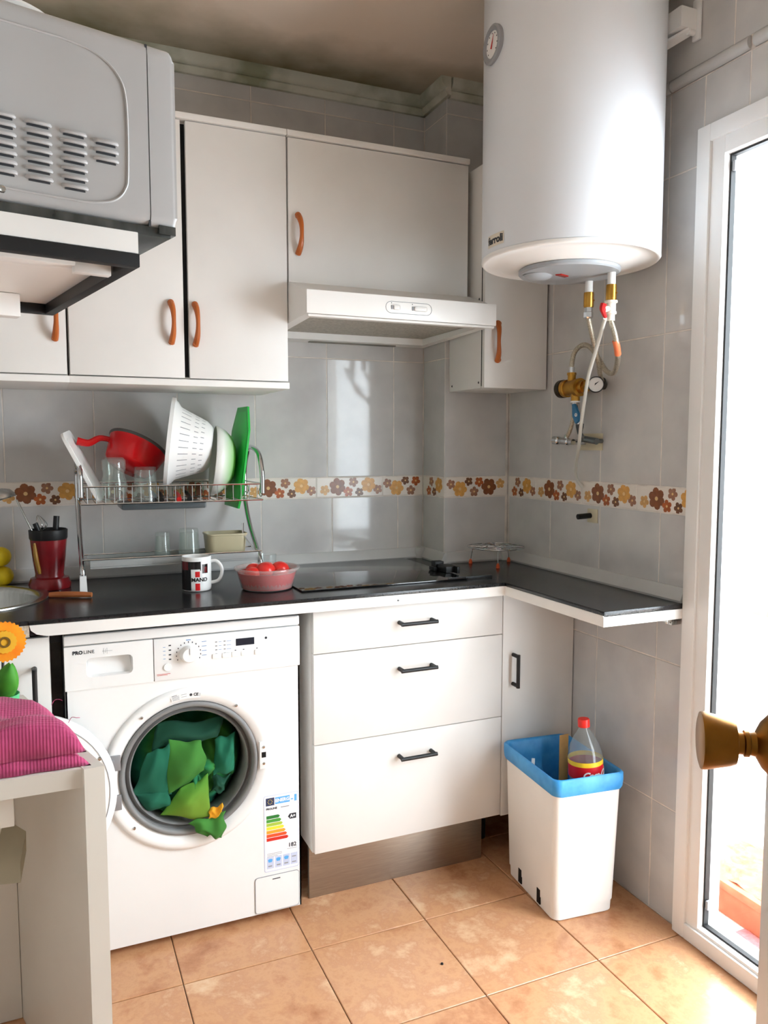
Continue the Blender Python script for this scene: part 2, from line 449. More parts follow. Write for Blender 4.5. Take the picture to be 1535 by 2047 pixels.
rear_fill_window = bpy.data.objects.new('rear_fill_window', None); COL.objects.link(rear_fill_window); rear_fill_window['kind'] = 'structure'  # unseen window, added to bring fill light from behind the camera
b = B()
for x in (WX0+.03, (WX0+WX1)/2, WX1-.03): b.box(x-.03, x+.03, -4.66, -4.60, WZ0, WZ1)
for z in (WZ0+.03, WZ1-.03): b.box(WX0, WX1, -4.66, -4.60, z-.03, z+.03)
obj('fill_window_frame', b, PVC, rear_fill_window)
b = B(); b.box(WX0+.05, WX1-.05, -4.634, -4.628, WZ0+.05, WZ1-.05); obj('pane', b, PANE, rear_fill_window)
# --- ceiling with damp stains and its plaster cornice
b = B(); b.box(-2.95, 0.12, -4.7, 0.12, Z_CEIL, Z_CEIL+0.12); ceiling = struct('ceiling', b, CEIL)
nt = CEIL.node_tree; n_, L_ = nt.nodes, nt.links
pb = n_['Principled BSDF']; base = pb.inputs['Base Color'].links[0].from_socket
tc = [x for x in n_ if x.type == 'TEX_COORD'][0]
mnz = n_.new('ShaderNodeTexNoise'); mnz.inputs['Scale'].default_value = 2.6; mnz.inputs['Detail'].default_value = 6; L_.new(tc.outputs['Object'], mnz.inputs['Vector'])
sep = n_.new('ShaderNodeSeparateXYZ'); L_.new(tc.outputs['Object'], sep.inputs[0])
mr = n_.new('ShaderNodeMapRange'); mr.inputs[1].default_value = -0.40; mr.inputs[2].default_value = 0.02; L_.new(sep.outputs[1], mr.inputs[0])
mm = n_.new('ShaderNodeMath'); mm.operation = 'MULTIPLY_ADD'; L_.new(mr.outputs[0], mm.inputs[0]); mm.inputs[1].default_value = 0.62; L_.new(mnz.outputs[0], mm.inputs[2])
mr2 = n_.new('ShaderNodeMapRange'); mr2.inputs[1].default_value = 0.66; mr2.inputs[2].default_value = 1.15; L_.new(mm.outputs[0], mr2.inputs[0])
mx = n_.new('ShaderNodeMix'); mx.data_type = 'RGBA'; L_.new(mr2.outputs[0], mx.inputs[0]); L_.new(base, mx.inputs[6]); mx.inputs[7].default_value = rgb((112, 106, 70)); L_.new(mx.outputs[2], pb.inputs['Base Color'])
def cornice(name, p0, p1, nrm):
    """two stepped rounds under the ceiling; nrm points into the room"""
    p0, p1, nrm = Vector(p0), Vector(p1), Vector(nrm); b = B()
    pr = [(0, -0.058), (0.012, -0.058), (0.020, -0.050), (0.022, -0.040), (0.016, -0.034), (0.026, -0.030), (0.034, -0.020), (0.036, 0.0), (0, 0.0)]
    b.prism([(p0.x+nrm.x*a, p0.y+nrm.y*a, Z_CEIL+c) for a, c in pr], p1-p0)
    o = obj(name, b, CORN); o['kind'] = 'structure'; return o
cornice('trim_2', (-2.55, 0, 0), (-0.262, 0, 0), (0, -1, 0))
cornice('trim_3', (-0.261, 0, 0), (-0.261, -0.20, 0), (-1, 0, 0))
cornice('trim_4', (-0.255, -0.167, 0), (0, -0.167, 0), (0, -1, 0))
cornice('trim_5', (0, -0.17, 0), (0, -2.7, 0), (-1, 0, 0))

# ================================================================ BALCONY DOOR (glazed, white profile)
door_1 = bpy.data.objects.new('door_1', None); COL.objects.link(door_1); door_1['kind'] = 'structure'
def ring(b, y0, y1, z0, z1, wdt, x0, x1, bev=0.003, slot=0, bottom=True):
    b.box(x0, x1, y1, y1+wdt, z0, z1, bev, slot); b.box(x0, x1, y0-wdt, y0, z0, z1, bev, slot)
    b.box(x0+.0002, x1-.0002, y1+wdt-.001, y0-wdt+.001, z1-wdt, z1, bev, slot)
    if bottom: b.box(x0+.0002, x1-.0002, y1+wdt-.001, y0-wdt+.001, z0, z0+wdt, bev, slot)
b = B(); ring(b, DY0, DY1, 0.002, DZ1, 0.042, -0.022, 0.075); obj('outer_frame', b, PVC, door_1)
b = B(); ring(b, DY0-.036, DY1+.036, 0.006, DZ1-.036, 0.046, -0.014, 0.060); obj('sash', b, PVC, door_1)
b = B(); ring(b, DY0-.082, DY1+.082, 0.052, DZ1-.082, 0.0050, 0.004, 0.019, 0.0); obj('gasket', b, RUBK, door_1)
b = B(); b.box(0.020, 0.026, DY1+.083, DY0-.083, 0.053, DZ1-.083); obj('pane', b, PANE, door_1)
for z in (DZ1-.112, 0.115):
    b = B(); b.box(0.004, 0.019, DY0-.097, DY0-.0885, z-.012, z+.012, .002); obj('corner_clip', b, PLASG, door_1)
b = B(); b.box(-0.045, -0.020, DY1+.055, DY1+.075, 1.0, 1.12, .004); b.box(-0.03, -0.014, DY1+.05, DY1+.08, .99, 1.07, .003); obj('door_handle', b, PVC, door_1)
# --- the balcony outside
b = B(); b.box(0.075, 1.15, -3.2, 0.9, -0.14, -0.022); obj('balcony_floor', b, M('balcony_tile', (226, 214, 204), 0.7, var=0.05)).__setitem__('kind', 'structure')
b = B(); b.box(1.15, 1.27, -3.2, 0.9, -0.14, 0.62); o = obj('wall_parapet', b, M('white_render', (244, 242, 238), 0.9, var=0.02, bump=0.2)); o['kind'] = 'structure'
b = B(); b.box(1.11, 1.31, -3.2, 0.9, 0.62, 0.665, 0.006); o = obj('trim_6', b, M('terracotta_coping', (196, 104, 78), 0.8, var=0.12)); o['kind'] = 'structure'
TERR = M('terracotta', (178, 84, 56), 0.85, c2=(206, 116, 84), scale=9, bump=0.3)
t = thing('balcony_planter', 'low terracotta planter box outside on the balcony floor', 'planter', (0.30, -1.03, -0.022))
b = B(); pts = [(0.19, -1.20), (0.43, -1.20), (0.43, -0.88), (0.19, -0.88)]
b.box(0.19, 0.43, -1.20, -0.88, -0.022, 0.060, 0.012); b.box(0.18, 0.44, -1.21, -0.87, 0.056, 0.082, 0.008); obj('box', b, TERR, t)
b = B()
b.grid(lambda u, v: (0.20+u*.22, -1.19+v*.30, 0.083+0.012*noise.noise((u*6, v*6, 1))), 10, 12); obj('soil', b, M('dry_soil', (150, 92, 66), 0.95, var=0.25, scale=50), t)
b = B(); b.box(0.085, 0.185, -1.62, -1.11, -0.0215, -0.013, 0.003)
single('balcony_mat', b, M('pink_mat', (206, 96, 100), 0.95, var=0.12, scale=90, bump=0.5, bscale=250), 'pink mat on the balcony floor just outside the glass door', 'mat', (0.135, -1.36, -0.0215))

# ================================================================ HELPERS FOR FURNITURE
def bar_handle(parent, c, length, vertical=False, name='handle', rad=0.0058, stand=0.030):
    """black bar pull on two posts in front of a door facing -y; c = centre on the door face"""
    x, y, z = c; h = length/2; b = B()
    if vertical: pts = [(x, y, z-h), (x, y-stand, z-h), (x, y-stand, z+h), (x, y, z+h)]
    else: pts = [(x-h, y, z), (x-h, y-stand, z), (x+h, y-stand, z), (x+h, y, z)]
    for a in (0, 2): b.cyl(pts[a], pts[a+1], rad*1.05, 12) if a == 0 else b.cyl(pts[3], pts[2], rad*1.05, 12)
    e = Vector((0, 0, 0.006)) if vertical else Vector((0.006, 0, 0))
    b.cyl(Vector(pts[1])-e, Vector(pts[2])+e, rad, 12)
    return obj(name, b, BLACK, parent, label='matt black bar handle')
def wood_handle(parent, c, length, bow=0.006, name='handle'):
    """arched varnished wooden pull"""
    x, y, z = c; h = length/2; b = B()
    n = 14; pts = []
    for i in range(n+1):
        t = -1+2*i/n
        out = 0.026*(1-abs(t)**3.0)
        pts.append((x+bow*(1-t*t)-bow, y-0.001-out, z+t*h))
    b.tube(pts, 0.0075, 10, smooth=0, radii=lambda t: 0.0075+0.0015*math.cos(t*2*PI))
    b.cyl((x-bow, y, z-h+.004), (x-bow, y-.012, z-h+.004), 0.008, 10); b.cyl((x-bow, y, z+h-.004), (x-bow, y-.012, z+h-.004), 0.008, 10)
    return obj(name, b, WOOD, parent, label='varnished brown wooden handle')
def plate_hole(b, u0, u1, v0, v1, cu, cv, r, fn, slot=0, n=48):
    """flat plate with a round hole; fn maps (u, v) to 3-D; returns hole rim angle list"""
    ang = [2*PI*i/n for i in range(n)]
    for (u, v) in ((u0, v0), (u1, v0), (u1, v1), (u0, v1)): ang.append(math.atan2(v-cv, u-cu) % (2*PI))
    ang = sorted(set(round(a, 6) for a in ang)); inner = []; outer = []
    for a in ang:
        c, s = math.cos(a), math.sin(a); t = 1e9
        if c > 1e-9: t = min(t, (u1-cu)/c)
        if c < -1e-9: t = min(t, (u0-cu)/c)
        if s > 1e-9: t = min(t, (v1-cv)/s)
        if s < -1e-9: t = min(t, (v0-cv)/s)
        inner.append(b.bm.verts.new(fn(cu+r*c, cv+r*s))); outer.append(b.bm.verts.new(fn(cu+t*c, cv+t*s)))
    m = len(ang)
    for i in range(m):
        f = b.bm.faces.new((outer[i], outer[(i+1) % m], inner[(i+1) % m], inner[i])); f.material_index = slot
    return inner, outer

# ================================================================ WALL CABINETS
def wall_unit(label, x0, x1, doors, z0=1.500, zt=2.205, yf=-0.33, yb=-0.002, board=True, pelmet=True, ztop=2.223, origin=None):
    t = thing('wall_cabinet', label, 'cabinet', origin or ((x0+x1)/2, yb, z0))
    b = B(); b.box(x0+.001, x1-.001, yf+.019, yb, z0, zt, .001); obj('body', b, LAMG, t)
    b = B(); b.box(x0+.010, x1-.010, yf+.0182, yf+.0195, z0+.006, zt-.006); obj('gap_shade_sheet', b, RECSHADE, t)  # dark sheet behind the doors, paints the shade of their gaps
    if board:
        b = B(); b.box(x0, x1, yf-.006, yb, zt+.0015, ztop, .002); obj('top_board', b, LAMB, t)
    if pelmet:
        b = B(); b.box(x0, x1+.002, yf-.004, yb, z0-.020, z0-.0015, .002); obj('bottom_board', b, LAMB, t)
    for (a, c, d0, d1, h) in doors:
        b = B(); b.box(a, c, yf, yf+.018, d0, d1, .0015); d = obj('door', b, LAM, t)
        wood_handle(d, (h[0], yf, h[1]), h[2], h[3])
    return t
wall_unit('white wall cabinet at the far left, partly behind the microwave', -2.08, -1.4765, [(-2.078, -1.779, 1.502, 2.203, (-1.752, 1.65, .105, .004)), (-1.776, -1.4795, 1.502, 2.203, (-1.503, 1.645, .105, .004))])
wall_unit('white two-door wall cabinet above the dish rack, dark gap between its doors', -1.4755, -0.8695, [(-1.4725, -1.1715, 1.502, 2.203, (-1.203, 1.654, .112, .004)), (-1.1575, -0.8705, 1.502, 2.203, (-1.137, 1.652, .114, .004))])
wall_unit('white single-door wall cabinet above the cooker hood', -0.8685, -0.2640, [(-0.8655, -0.2665, 1.792, 2.203, (-0.833, 1.931, .112, .004))], z0=1.800, pelmet=False)
t = thing('wall_cabinet', 'narrow white wall cabinet on the corner column behind the water heater', 'cabinet', (-0.125, -0.169, 1.497))
b = B(); b.box(-0.245, -0.006, -0.385, -0.169, 1.497, 2.195, .001); obj('body', b, LAM, t)
b = B(); b.box(-0.2455, -0.006, -0.3885, -0.3855, 1.503, 2.189); obj('gap_shade_sheet', b, RECSHADE, t)  # thin dark sheet, shade of the door gap put in as colour
b = B(); b.box(-0.245, -0.008, -0.405, -0.389, 1.497, 2.193, .0015); d = obj('door', b, LAM, t)
wood_handle(d, (-0.208, -0.405, 1.643), 0.122, -0.010)
for z in (1.515, 1.78):
    for yq in ((-0.37, -0.19) if z < 1.6 else (-0.37,)):
        b = B(); b.lathe([(0, 0), (.004, 0), (.003, .0015), (0, .002)], (-0.245, yq, z), (-1, 0, 0), 8); obj('screw_cap', b, PLASDG, t)

# ================================================================ COOKER HOOD
t = thing('cooker_hood', 'white slim cooker hood with two slider switches above the hob', 'hood', (-0.565, -0.002, 1.668))
HX0, HX1 = -0.8675, -0.2650
b = B()
prof = [(-0.492, 1.684), (-0.492, 1.739), (-0.340, 1.790), (-0.003, 1.790), (-0.003, 1.668), (-0.03, 1.668), (-0.03, 1.682), (-0.455, 1.690), (-0.455, 1.676), (-0.480, 1.676)]
b.prism([(HX0, y, z) for y, z in [(-0.492, 1.677), (-0.492, 1.739), (-0.340, 1.7905), (-0.003, 1.7905), (-0.003, 1.664)]], (0.030, 0, 0))
b.prism([(HX1-.030, y, z) for y, z in [(-0.492, 1.677), (-0.492, 1.739), (-0.340, 1.7905), (-0.003, 1.7905), (-0.003, 1.664)]], (0.030, 0, 0))
b.prism([(HX0+.030, y, z) for y, z in [(-0.492, 1.700), (-0.492, 1.739), (-0.340, 1.7905), (-0.003, 1.7905), (-0.003, 1.700)]], (HX1-HX0-.060, 0, 0))
b.prism([(HX0+.030, y, z) for y, z in [(-0.492, 1.677), (-0.492, 1.700), (-0.440, 1.700), (-0.440, 1.675)]], (HX1-HX0-.060, 0, 0))
b.prism([(HX0+.030, y, z) for y, z in [(-0.06, 1.666), (-0.06, 1.700), (-0.003, 1.700), (-0.003, 1.664)]], (HX1-HX0-.060, 0, 0))
obj('housing', b, PLASW, t)
b = B(); b.box(HX0-.001, HX1+.001, -0.507, -0.493, 1.676, 1.741, .003); fp = obj('front_panel', b, M('hood_panel', (244, 243, 240), 0.3, var=0.006), t)
b = B(); b.box(HX0+.004, HX1-.004, -0.504, -0.492, 1.668, 1.675, .002); obj('visor_lip', b, LAMB, t)
FILT = M('grease_filter', (176, 172, 162), 0.6, var=0.10, scale=120, bump=0.6, bscale=400)
b = B(); b.box(HX0+.031, HX1-.031, -0.439, -0.061, 1.688, 1.6945); obj('grease_filter', b, FILT, t)
b = B(); b.box(-0.705, -0.385, -0.030, -0.010, 1.6615, 1.6650, .001); obj('lamp_slot', b, M('lamp_slot_grey', (120, 116, 106), 0.5, var=0.05), t)
b = B(); L0, L1, zc_, rr = -0.632, -0.485, 1.7085, 0.0165
arc = [(L1-rr+rr*math.cos(a), zc_+rr*math.sin(a)) for a in [-PI/2+PI*k/8 for k in range(9)]]+[(L0+rr+rr*math.cos(a), zc_+rr*math.sin(a)) for a in [PI/2+PI*k/8 for k in range(9)]]
b.tube([(x, -0.5072, z) for x, z in arc], 0.0008, 6, smooth=0, close=True); obj('switch_surround', b, PLASG, fp)
for x, w in ((-0.598, .010), (-0.522, .020)):
    b = B(); b.box(x-w, x+w, -0.512, -0.506, 1.7015, 1.7155, .0045); obj('slider_switch', b, PLASW, fp)
    b = B(); b.box(x-w-.007, x-w-.0015, -0.5095, -0.506, 1.7025, 1.7145, .002); obj('slider_track', b, PLASG, fp)
    b = B(); b.disc((x-w-.006, -0.5068, 1.7205), .0014, (0, -1, 0), 8); obj('switch_mark', b, PLASDG, fp)
for x in (-0.69, -0.60):
    b = B(); b.lathe([(0, 0), (.003, 0), (.003, .002), (0, .002)], (x, -0.462, 1.6758), (0, 0, -1), 8); obj('screw', b, PLASDG, t)

# ================================================================ BASE CABINETS
ZB, YB = 0.862, -0.573
t = thing('drawer_cabinet', 'white base cabinet with three drawers and black bar handles', 'cabinet', (-0.574, -0.30, 0))
b = B(); b.box(-0.8795, -0.2700, YB+.020, -0.03, 0.155, ZB, .001); obj('body', b, LAM, t)
for z0, z1, zh in ((0.7365, 0.861, 0.803), (0.4770, 0.7340, 0.667), (0.160, 0.4745, 0.406)):
    b = B(); b.box(-0.8785, -0.2705, YB, YB+.019, z0, z1, .0012); d = obj('drawer', b, LAM, t); bar_handle(d, (-0.566, YB, zh), 0.104)
b = B(); b.box(-0.8795, -0.305, -0.520, -0.508, 0.0, 0.154, .001); obj('plinth', b, STEELK, t)
for x in (-0.84, -0.33):
    for y in (-0.47, -0.10):
        b = B(); b.cyl((x, y, 0), (x, y, 0.155), .018, 12); obj('foot', b, BLACK, t)
t = thing('base_cabinet', 'narrow white base cabinet with one door in the corner behind the bin', 'cabinet', (-0.135, -0.30, 0))
b = B(); b.box(-0.2675, -0.004, YB+.020, -0.170, 0.155, ZB, .001); obj('body', b, LAMG, t)
b = B(); b.box(-0.2675, -0.004, YB, YB+.019, 0.155, 0.861, .0012); d = obj('door', b, LAM, t); bar_handle(d, (-0.230, YB, 0.621), 0.092, True)
for x, y in ((-0.24, -0.40), (-0.03, -0.40), (-0.24, -0.20), (-0.03, -0.20)):
    b = B(); b.cyl((x, y, 0), (x, y, 0.155), .018, 12); obj('foot', b, BLACK, t)
t = thing('base_cabinet', 'white base cabinet under the sink, left of the washing machine', 'cabinet', (-1.84, -0.30, 0))
b = B(); b.box(-2.12, -2.104, YB+.020, -0.03, 0.155, ZB-.004, .001); b.box(-1.5635, -1.5475, YB+.020, -0.03, 0.155, ZB-.004, .001); b.box(-2.105, -1.563, YB+.020, -0.03, 0.155, .171); b.box(-2.105, -1.563, -.036, -0.03, 0.170, ZB-.004); obj('body', b, LAM, t)
for a, c, h in ((-2.118, -1.836, -1.86), (-1.834, -1.5490, -1.583)):
    b = B(); b.box(a, c, YB, YB+.019, 0.160, 0.852, .0012); d = obj('door', b, LAM, t); bar_handle(d, (h, YB, 0.715), 0.125, True)
b = B(); b.box(-2.12, -1.5475, -0.520, -0.508, 0.0, 0.154, .001); obj('plinth', b, STEELK, t)

# ================================================================ WORKTOP (L shape) with hob and sink
ZC, YC, XP, YE = 0.8986, -0.5934, -0.2740, -1.0500
SKX, SKY, SKR = -1.752, -0.255, 0.190
t = thing('worktop', 'black L-shaped worktop with white front edge and grey upstand', 'worktop', (-0.9, -0.3, 0.862))
b = B(); zt, zl = ZC, 0.8630
for z in (zt, zl): plate_hole(b, -2.43, -1.40, YC+.002, -0.003, SKX, SKY, SKR, lambda u, v: (u, v, z))
b.box(-1.40, XP+.0005, YC+.002, -0.003, zl, zt)
b.box(XP, -0.003, YE+.002, -0.170, zl, zt)
b.box(-2.43, -1.40, YC+.002, YC+.010, zl, zt-.0004)
# eased black nosing along the edges
b.box(-1.592, XP-.001, YC-.0012, YC+.004, 0.8885, ZC+.0003, .003); b.box(-2.43, -1.592, YC+.0005, YC+.004, 0.8885, ZC+.0003, .003)
b.box(XP-.0012, XP+.004, YE-.0012, YC-.0008, 0.8885, ZC+.0003, .003); b.box(XP-.001, -0.004, YE-.0014, YE+.004, 0.8860, ZC+.0003, .003)
top = obj('top', b, COUNTER, t)
b = B(); b.prism([(x, YC-.0022, z) for x, z in [(-1.590, 0.8885), (XP-.0014, 0.8885), (XP-.0014, 0.8600), (-1.552, 0.8600), (-1.575, 0.8660), (-1.587, 0.8760)]], (0, .0035, 0)); obj('edge_strip', b, LAMB, t)
b = B(); b.box(XP-.0022, XP+.0013, YE, YC-.0002, 0.8600, 0.8885, .0005); obj('edge_strip', b, LAMB, t)
b = B(); b.box(XP-.0022, -0.004, YE-.0024, YE+.0013, 0.8600, 0.8858, .0006); obj('edge_strip', b, LAMB, t)
b = B(); b.box(-2.43, -1.5905, YC-.0005, YC+.0015, 0.8600, 0.8882); obj('raw_edge', b, M('chipboard', (196, 184, 166), 0.9, var=0.12, scale=150), t)
b = B(); b.cyl((-1.618, YC-.0005, 0.878), (-1.618, YC-.003, 0.878), .004, 10); obj('screw', b, PLASDG, t)
b = B(); b.cyl((-0.632, YC-.0022, 0.873), (-0.632, YC-.0040, 0.873), .0025, 8); obj('screw', b, PLASDG, t)
UPS = M('upstand_plastic', (196, 196, 194), 0.35, var=0.03)
def upstand(p0, p1, nrm):
    p0, p1, nrm = Vector(p0), Vector(p1), Vector(nrm); bb = B()
    pr = [(0.0005, 0), (0.020, 0), (0.022, .006), (0.012, .030), (0.006, .038), (0.0005, .0385)]
    bb.prism([(p0.x+nrm.x*a, p0.y+nrm.y*a, ZC+.0004+c) for a, c in pr], p1-p0); obj('upstand', bb, UPS, t)
upstand((-2.43, 0, 0), (-0.2835, 0, 0), (0, -1, 0)); upstand((-0.261, -0.0, 0), (-0.261, -0.190, 0), (-1, 0, 0)); upstand((-0.261, -0.167, 0), (-0.022, -0.167, 0), (0, -1, 0)); upstand((0, -0.167, 0), (0, -1.045, 0), (-1, 0, 0))
b = B(); b.lathe([(.0, .0), (.024, .0), (.026, .02), (.02, .038), (0, .044)], (-0.275, -0.012, ZC+.0005), (0, 0, 1), 16); obj('corner_cap', b, UPS, t)
b = B(); b.lathe([(.0, .0), (.022, .0), (.024, .02), (.018, .036), (0, .042)], (-0.014, -0.180, ZC+.0005), (0, 0, 1), 16); obj('corner_cap', b, UPS, t)
b = B(); b.box(-0.055, -0.03, -1.035, -1.005, 0.848, 0.8625, .002); b.box(-0.034, -0.002, -1.03, -1.01, 0.838, 0.850, .002); b.lathe([(0, 0), (.005, 0), (.004, .006), (0, .006)], (-0.042, -1.02, 0.848), (0, 0, -1), 10); obj('wall_bracket', b, STEEL, t)
# induction hob
t = thing('hob', 'flush black glass hob in the worktop below the cooker hood', 'hob', (-0.625, -0.26, ZC+.0004))
b = B(); b.box(-0.888, -0.352, -0.500, -0.030, ZC+.0005, ZC+.0050, .0015); obj('glass', b, HOBG, t)
# sink
t = thing('sink', 'round stainless steel sink at the left end of the worktop', 'sink', (SKX, SKY, 0.75))
b = B(); b.lathe([(SKR+.020, ZC+.0006), (SKR+.019, ZC+.004), (SKR+.008, ZC+.0055), (SKR-.004, ZC+.003), (SKR-.010, ZC-.012), (SKR-.016, 0.78), (SKR-.05, 0.756), (.03, 0.750), (.022, 0.752), (0, 0.752)], (SKX, SKY, 0), (0, 0, 1), 56); bo = obj('bowl', b, STEEL, t, sharp=60)
b = B(); b.lathe([(.030, .7515), (.030, .755), (.024, .756), (.020, .752), (0, .752)], (SKX, SKY, 0), (0, 0, 1), 24); obj('drain', b, CHROME, t)

# ================================================================ WASHING MACHINE
WX0, WX1, WYF, WYB = -1.5160, -0.9190, -0.5690, -0.035
PX, PZ = -1.2180, 0.4680          # porthole centre
wm = thing('washing_machine', 'white front-loading washing machine with its round door open', 'washing machine', (-1.2175, -0.30, 0))
b = B(); fn = lambda u, v: (u, WYF, v)
inn, outr = plate_hole(b, WX0, WX1, 0.020, 0.712, PX, PZ, 0.186, fn, n=72)
m = len(inn); back = [b.bm.verts.new((v.co.x, WYF+.035, v.co.z)) for v in inn]
for i in range(m): b.bm.faces.new((inn[i], inn[(i+1) % m], back[(i+1) % m], back[i]))
b.box(WX0, WX0+.004, WYF, WYB, 0.020, 0.712); b.box(WX1-.004, WX1, WYF, WYB, 0.020, 0.712)
b.box(WX0, WX1, WYB-.004, WYB, 0.020, 0.712); b.box(WX0, WX1, WYF+.001, WYB, 0.020, 0.024)
body = obj('body', b, ENAM, wm)
b = B(); b.box(WX0, WX1, WYF+.030, WYB, 0.712, 0.822, .002); b.box(-1.304, WX1-.001, WYF+.006, WYF+.031, 0.7125, 0.8215); obj('cabinet_top', b, ENAM, wm)
b = B(); b.box(WX0-.001, WX1+.001, WYF-.003, WYB, 0.8235, 0.8500, .005, seg=3); obj('lid', b, ENAM, wm)
for x in (WX0+.05, WX1-.05):
    for y in (WYF+.06, WYB-.06):
        b = B(); b.cyl((x, y, 0), (x, y, 0.022), .02, 14); obj('foot', b, BLACK, wm)
# detergent drawer front with its recessed grip
b = B(); dx0, dx1, dz0, dz1 = WX0, -1.3060, 0.712, 0.8215; gx0, gx1, gz0, gz1 = -1.466, -1.356, 0.741, 0.790
yy = WYF-.004
def ringplate(b, o, i, y):
    O = [b.bm.verts.new((x, y, z)) for x, z in o]; I = [b.bm.verts.new((x, y, z)) for x, z in i]; n = len(O)
    for k in range(n): b.bm.faces.new((O[k], O[(k+1) % n], I[(k+1) % n], I[k]))
    return O, I
def rrect(x0, x1, z0, z1, r, n=5):
    p = []
    for cx, cz, a0 in ((x1-r, z1-r, 0), (x0+r, z1-r, PI/2), (x0+r, z0+r, PI), (x1-r, z0+r, 1.5*PI)):
        for k in range(n): a = a0+PI/2*k/(n-1); p.append((cx+r*math.cos(a), cz+r*math.sin(a)))
    return p
O, I = ringplate(b, rrect(dx0, dx1, dz0, dz1, .0015), rrect(gx0, gx1, gz0, gz1, .012), yy)
Bk = [b.bm.verts.new((x, yy+.030 if z > .765 else yy+.014, z)) for x, z in rrect(gx0+.003, gx1-.003, gz0+.003, gz1-.004, .010)]
n = len(I)
for k in range(n): b.bm.faces.new((I[k], I[(k+1) % n], Bk[(k+1) % n], Bk[k]))
b.bm.faces.new(Bk)
Ob = [b.bm.verts.new((v.co.x, WYF+.006, v.co.z)) for v in O]
for k in range(n): b.bm.faces.new((O[k], O[(k+1) % n], Ob[(k+1) % n], Ob[k]))
dr = obj('detergent_drawer', b, ENAM, wm)
INK = M('dark_print', (40, 44, 52), 0.5, var=0.03); INKB = M('blue_print', (92, 140, 196), 0.5, var=0.03); INKR = M('red_print', (196, 90, 80), 0.5, var=0.03); INKG = M('grey_print', (150, 152, 156), 0.5, var=0.03)
b = B(); b.text('PRO', lambda u, v, w: (-1.497+u, yy-.0004-w, 0.8055+v), .0118, 0, align='LEFT', bold=.0006, space=1.05); b.text('LINE', lambda u, v, w: (-1.4715+u, yy-.0004-w, 0.8055+v), .0118, 0, align='LEFT', space=1.08)
obj('brand_lettering', b, INK, dr)
b = B()
for k in range(3): b.box(-1.425+.004*k, -1.4245+.004*k, yy-.0004, yy, .797+.003*(k % 2), .812-.002*(k % 2))
b.box(-1.428, -1.404, yy-.0004, yy, .8040, .8046); obj('emblem_print', b, INKG, dr)['kind'] = 'stuff'
# control fascia
b = B(); b.box(-1.3045, WX1+.0005, WYF-.006, WYF+.006, 0.7125, 0.8215, .002); fa = obj('control_panel', b, ENAM, wm)
fy = WYF-.0062
b = B(); b.lathe([(0, .020), (.0175, .020), (.0205, .016), (.0215, .004), (.0225, .0), (.0, .0)], (-1.218, fy+.0005, 0.776), (0, -1, 0), 36); kn = obj('programme_knob', b, PLASW, fa)
b = B(); b.box(-1.2187, -1.2173, fy-.0205, fy-.0193, .778, .794); obj('knob_pointer', b, INKG, kn)
b = B(); b.cyl((-1.271, fy+.0005, 0.747), (-1.271, fy-.003, 0.747), .010, 20); obj('round_button', b, PLASW, fa)
b = B(); b.box(-1.0945, -1.0450, fy-.0003, fy+.001, 0.784, 0.803); obj('display', b, M('display_glass', (22, 26, 40), 0.12, var=0.05), fa)
b = B()
for k in range(13):
    a = math.radians(205-k*19.2); b.box(-1.218+.031*math.cos(a)-.0010, -1.218+.031*math.cos(a)+.0010, fy-.0004, fy, .776+.031*math.sin(a)-.0018, .776+.031*math.sin(a)+.0018)
for k in range(4):
    b.box(-1.149, -1.144, fy-.0004, fy, .799-.0105*k, .8006-.0105*k); b.box(-1.127, -1.122, fy-.0004, fy, .799-.0105*k, .8006-.0105*k)
for x in (-1.098, -1.076, -1.040): b.box(x, x+.004, fy-.0004, fy, .7715, .7735)
for k in range(4): b.box(-1.268, -1.262, fy-.0004, fy, .801-.012*k, .804-.012*k)
b.disc((-1.013, fy, .798), .0035, (0, -1, 0), 10, 0, .0003); obj('dial_marking', b, INK, fa)['kind'] = 'stuff'
b = B()
for k in range(4):
    b.box(-1.140, -1.133, fy-.0004, fy, .7992-.0105*k, .8000-.0105*k); b.box(-1.119, -1.107, fy-.0004, fy, .7992-.0105*k, .8000-.0105*k)
    b.box(-1.184, -1.172, fy-.0004, fy, .804-.012*k, .8052-.012*k); b.box(-1.282, -1.276, fy-.0004, fy, .7985-.010*k, .7995-.010*k)
b.box(-1.224, -1.212, fy-.0004, fy, .8115, .8135); obj('caption_print', b, INKB, fa)['kind'] = 'stuff'
b = B(); b.box(-1.299, -1.265, fy-.0004, fy, .7288, .7300); b.box(-1.298, -1.272, fy-.0004, fy, .7262, .7272); obj('warning_print', b, INKR, fa)['kind'] = 'stuff'
for k, x in enumerate((-1.157, -1.131, -1.106, -1.081, -1.044)):
    b = B(); b.box(x, x+.0235, fy-.0022, fy+.002, .7555, .7685, .001); obj('button', b, PLASW, fa)
# porthole: raised white ring, grey bellows, drum
b = B(); b.lathe([(.2185, 0), (.2165, .006), (.2080, .010), (.196, .0085), (.186, .004), (.180, .000), (.180, -.012), (.2185, -.002)], (PX, WYF, PZ), (0, -1, 0), 88, close=True); obj('porthole_ring', b, ENAM, wm, sharp=50)
b = B(); b.lathe([(.1795, .003), (.176, .008), (.169, .008), (.165, .002), (.164, -.006), (.168, -.012), (.163, -.018), (.158, -.012), (.154, -.006), (.1505, -.010), (.150, -.05), (.153, -.09), (.172, -.10)], (PX, WYF, PZ), (0, -1, 0), 80); obj('door_gasket', b, RUBBER, wm, sharp=60)
b = B(); b.lathe([(.151, -.088), (.226, -.10), (.226, -.42), (0, -.42)], (PX, WYF, PZ), (0, -1, 0), 48); obj('drum', b, M('drum_steel', (78, 80, 82), 0.35, metal=1.0, var=0.1, scale=200), wm, sharp=60)
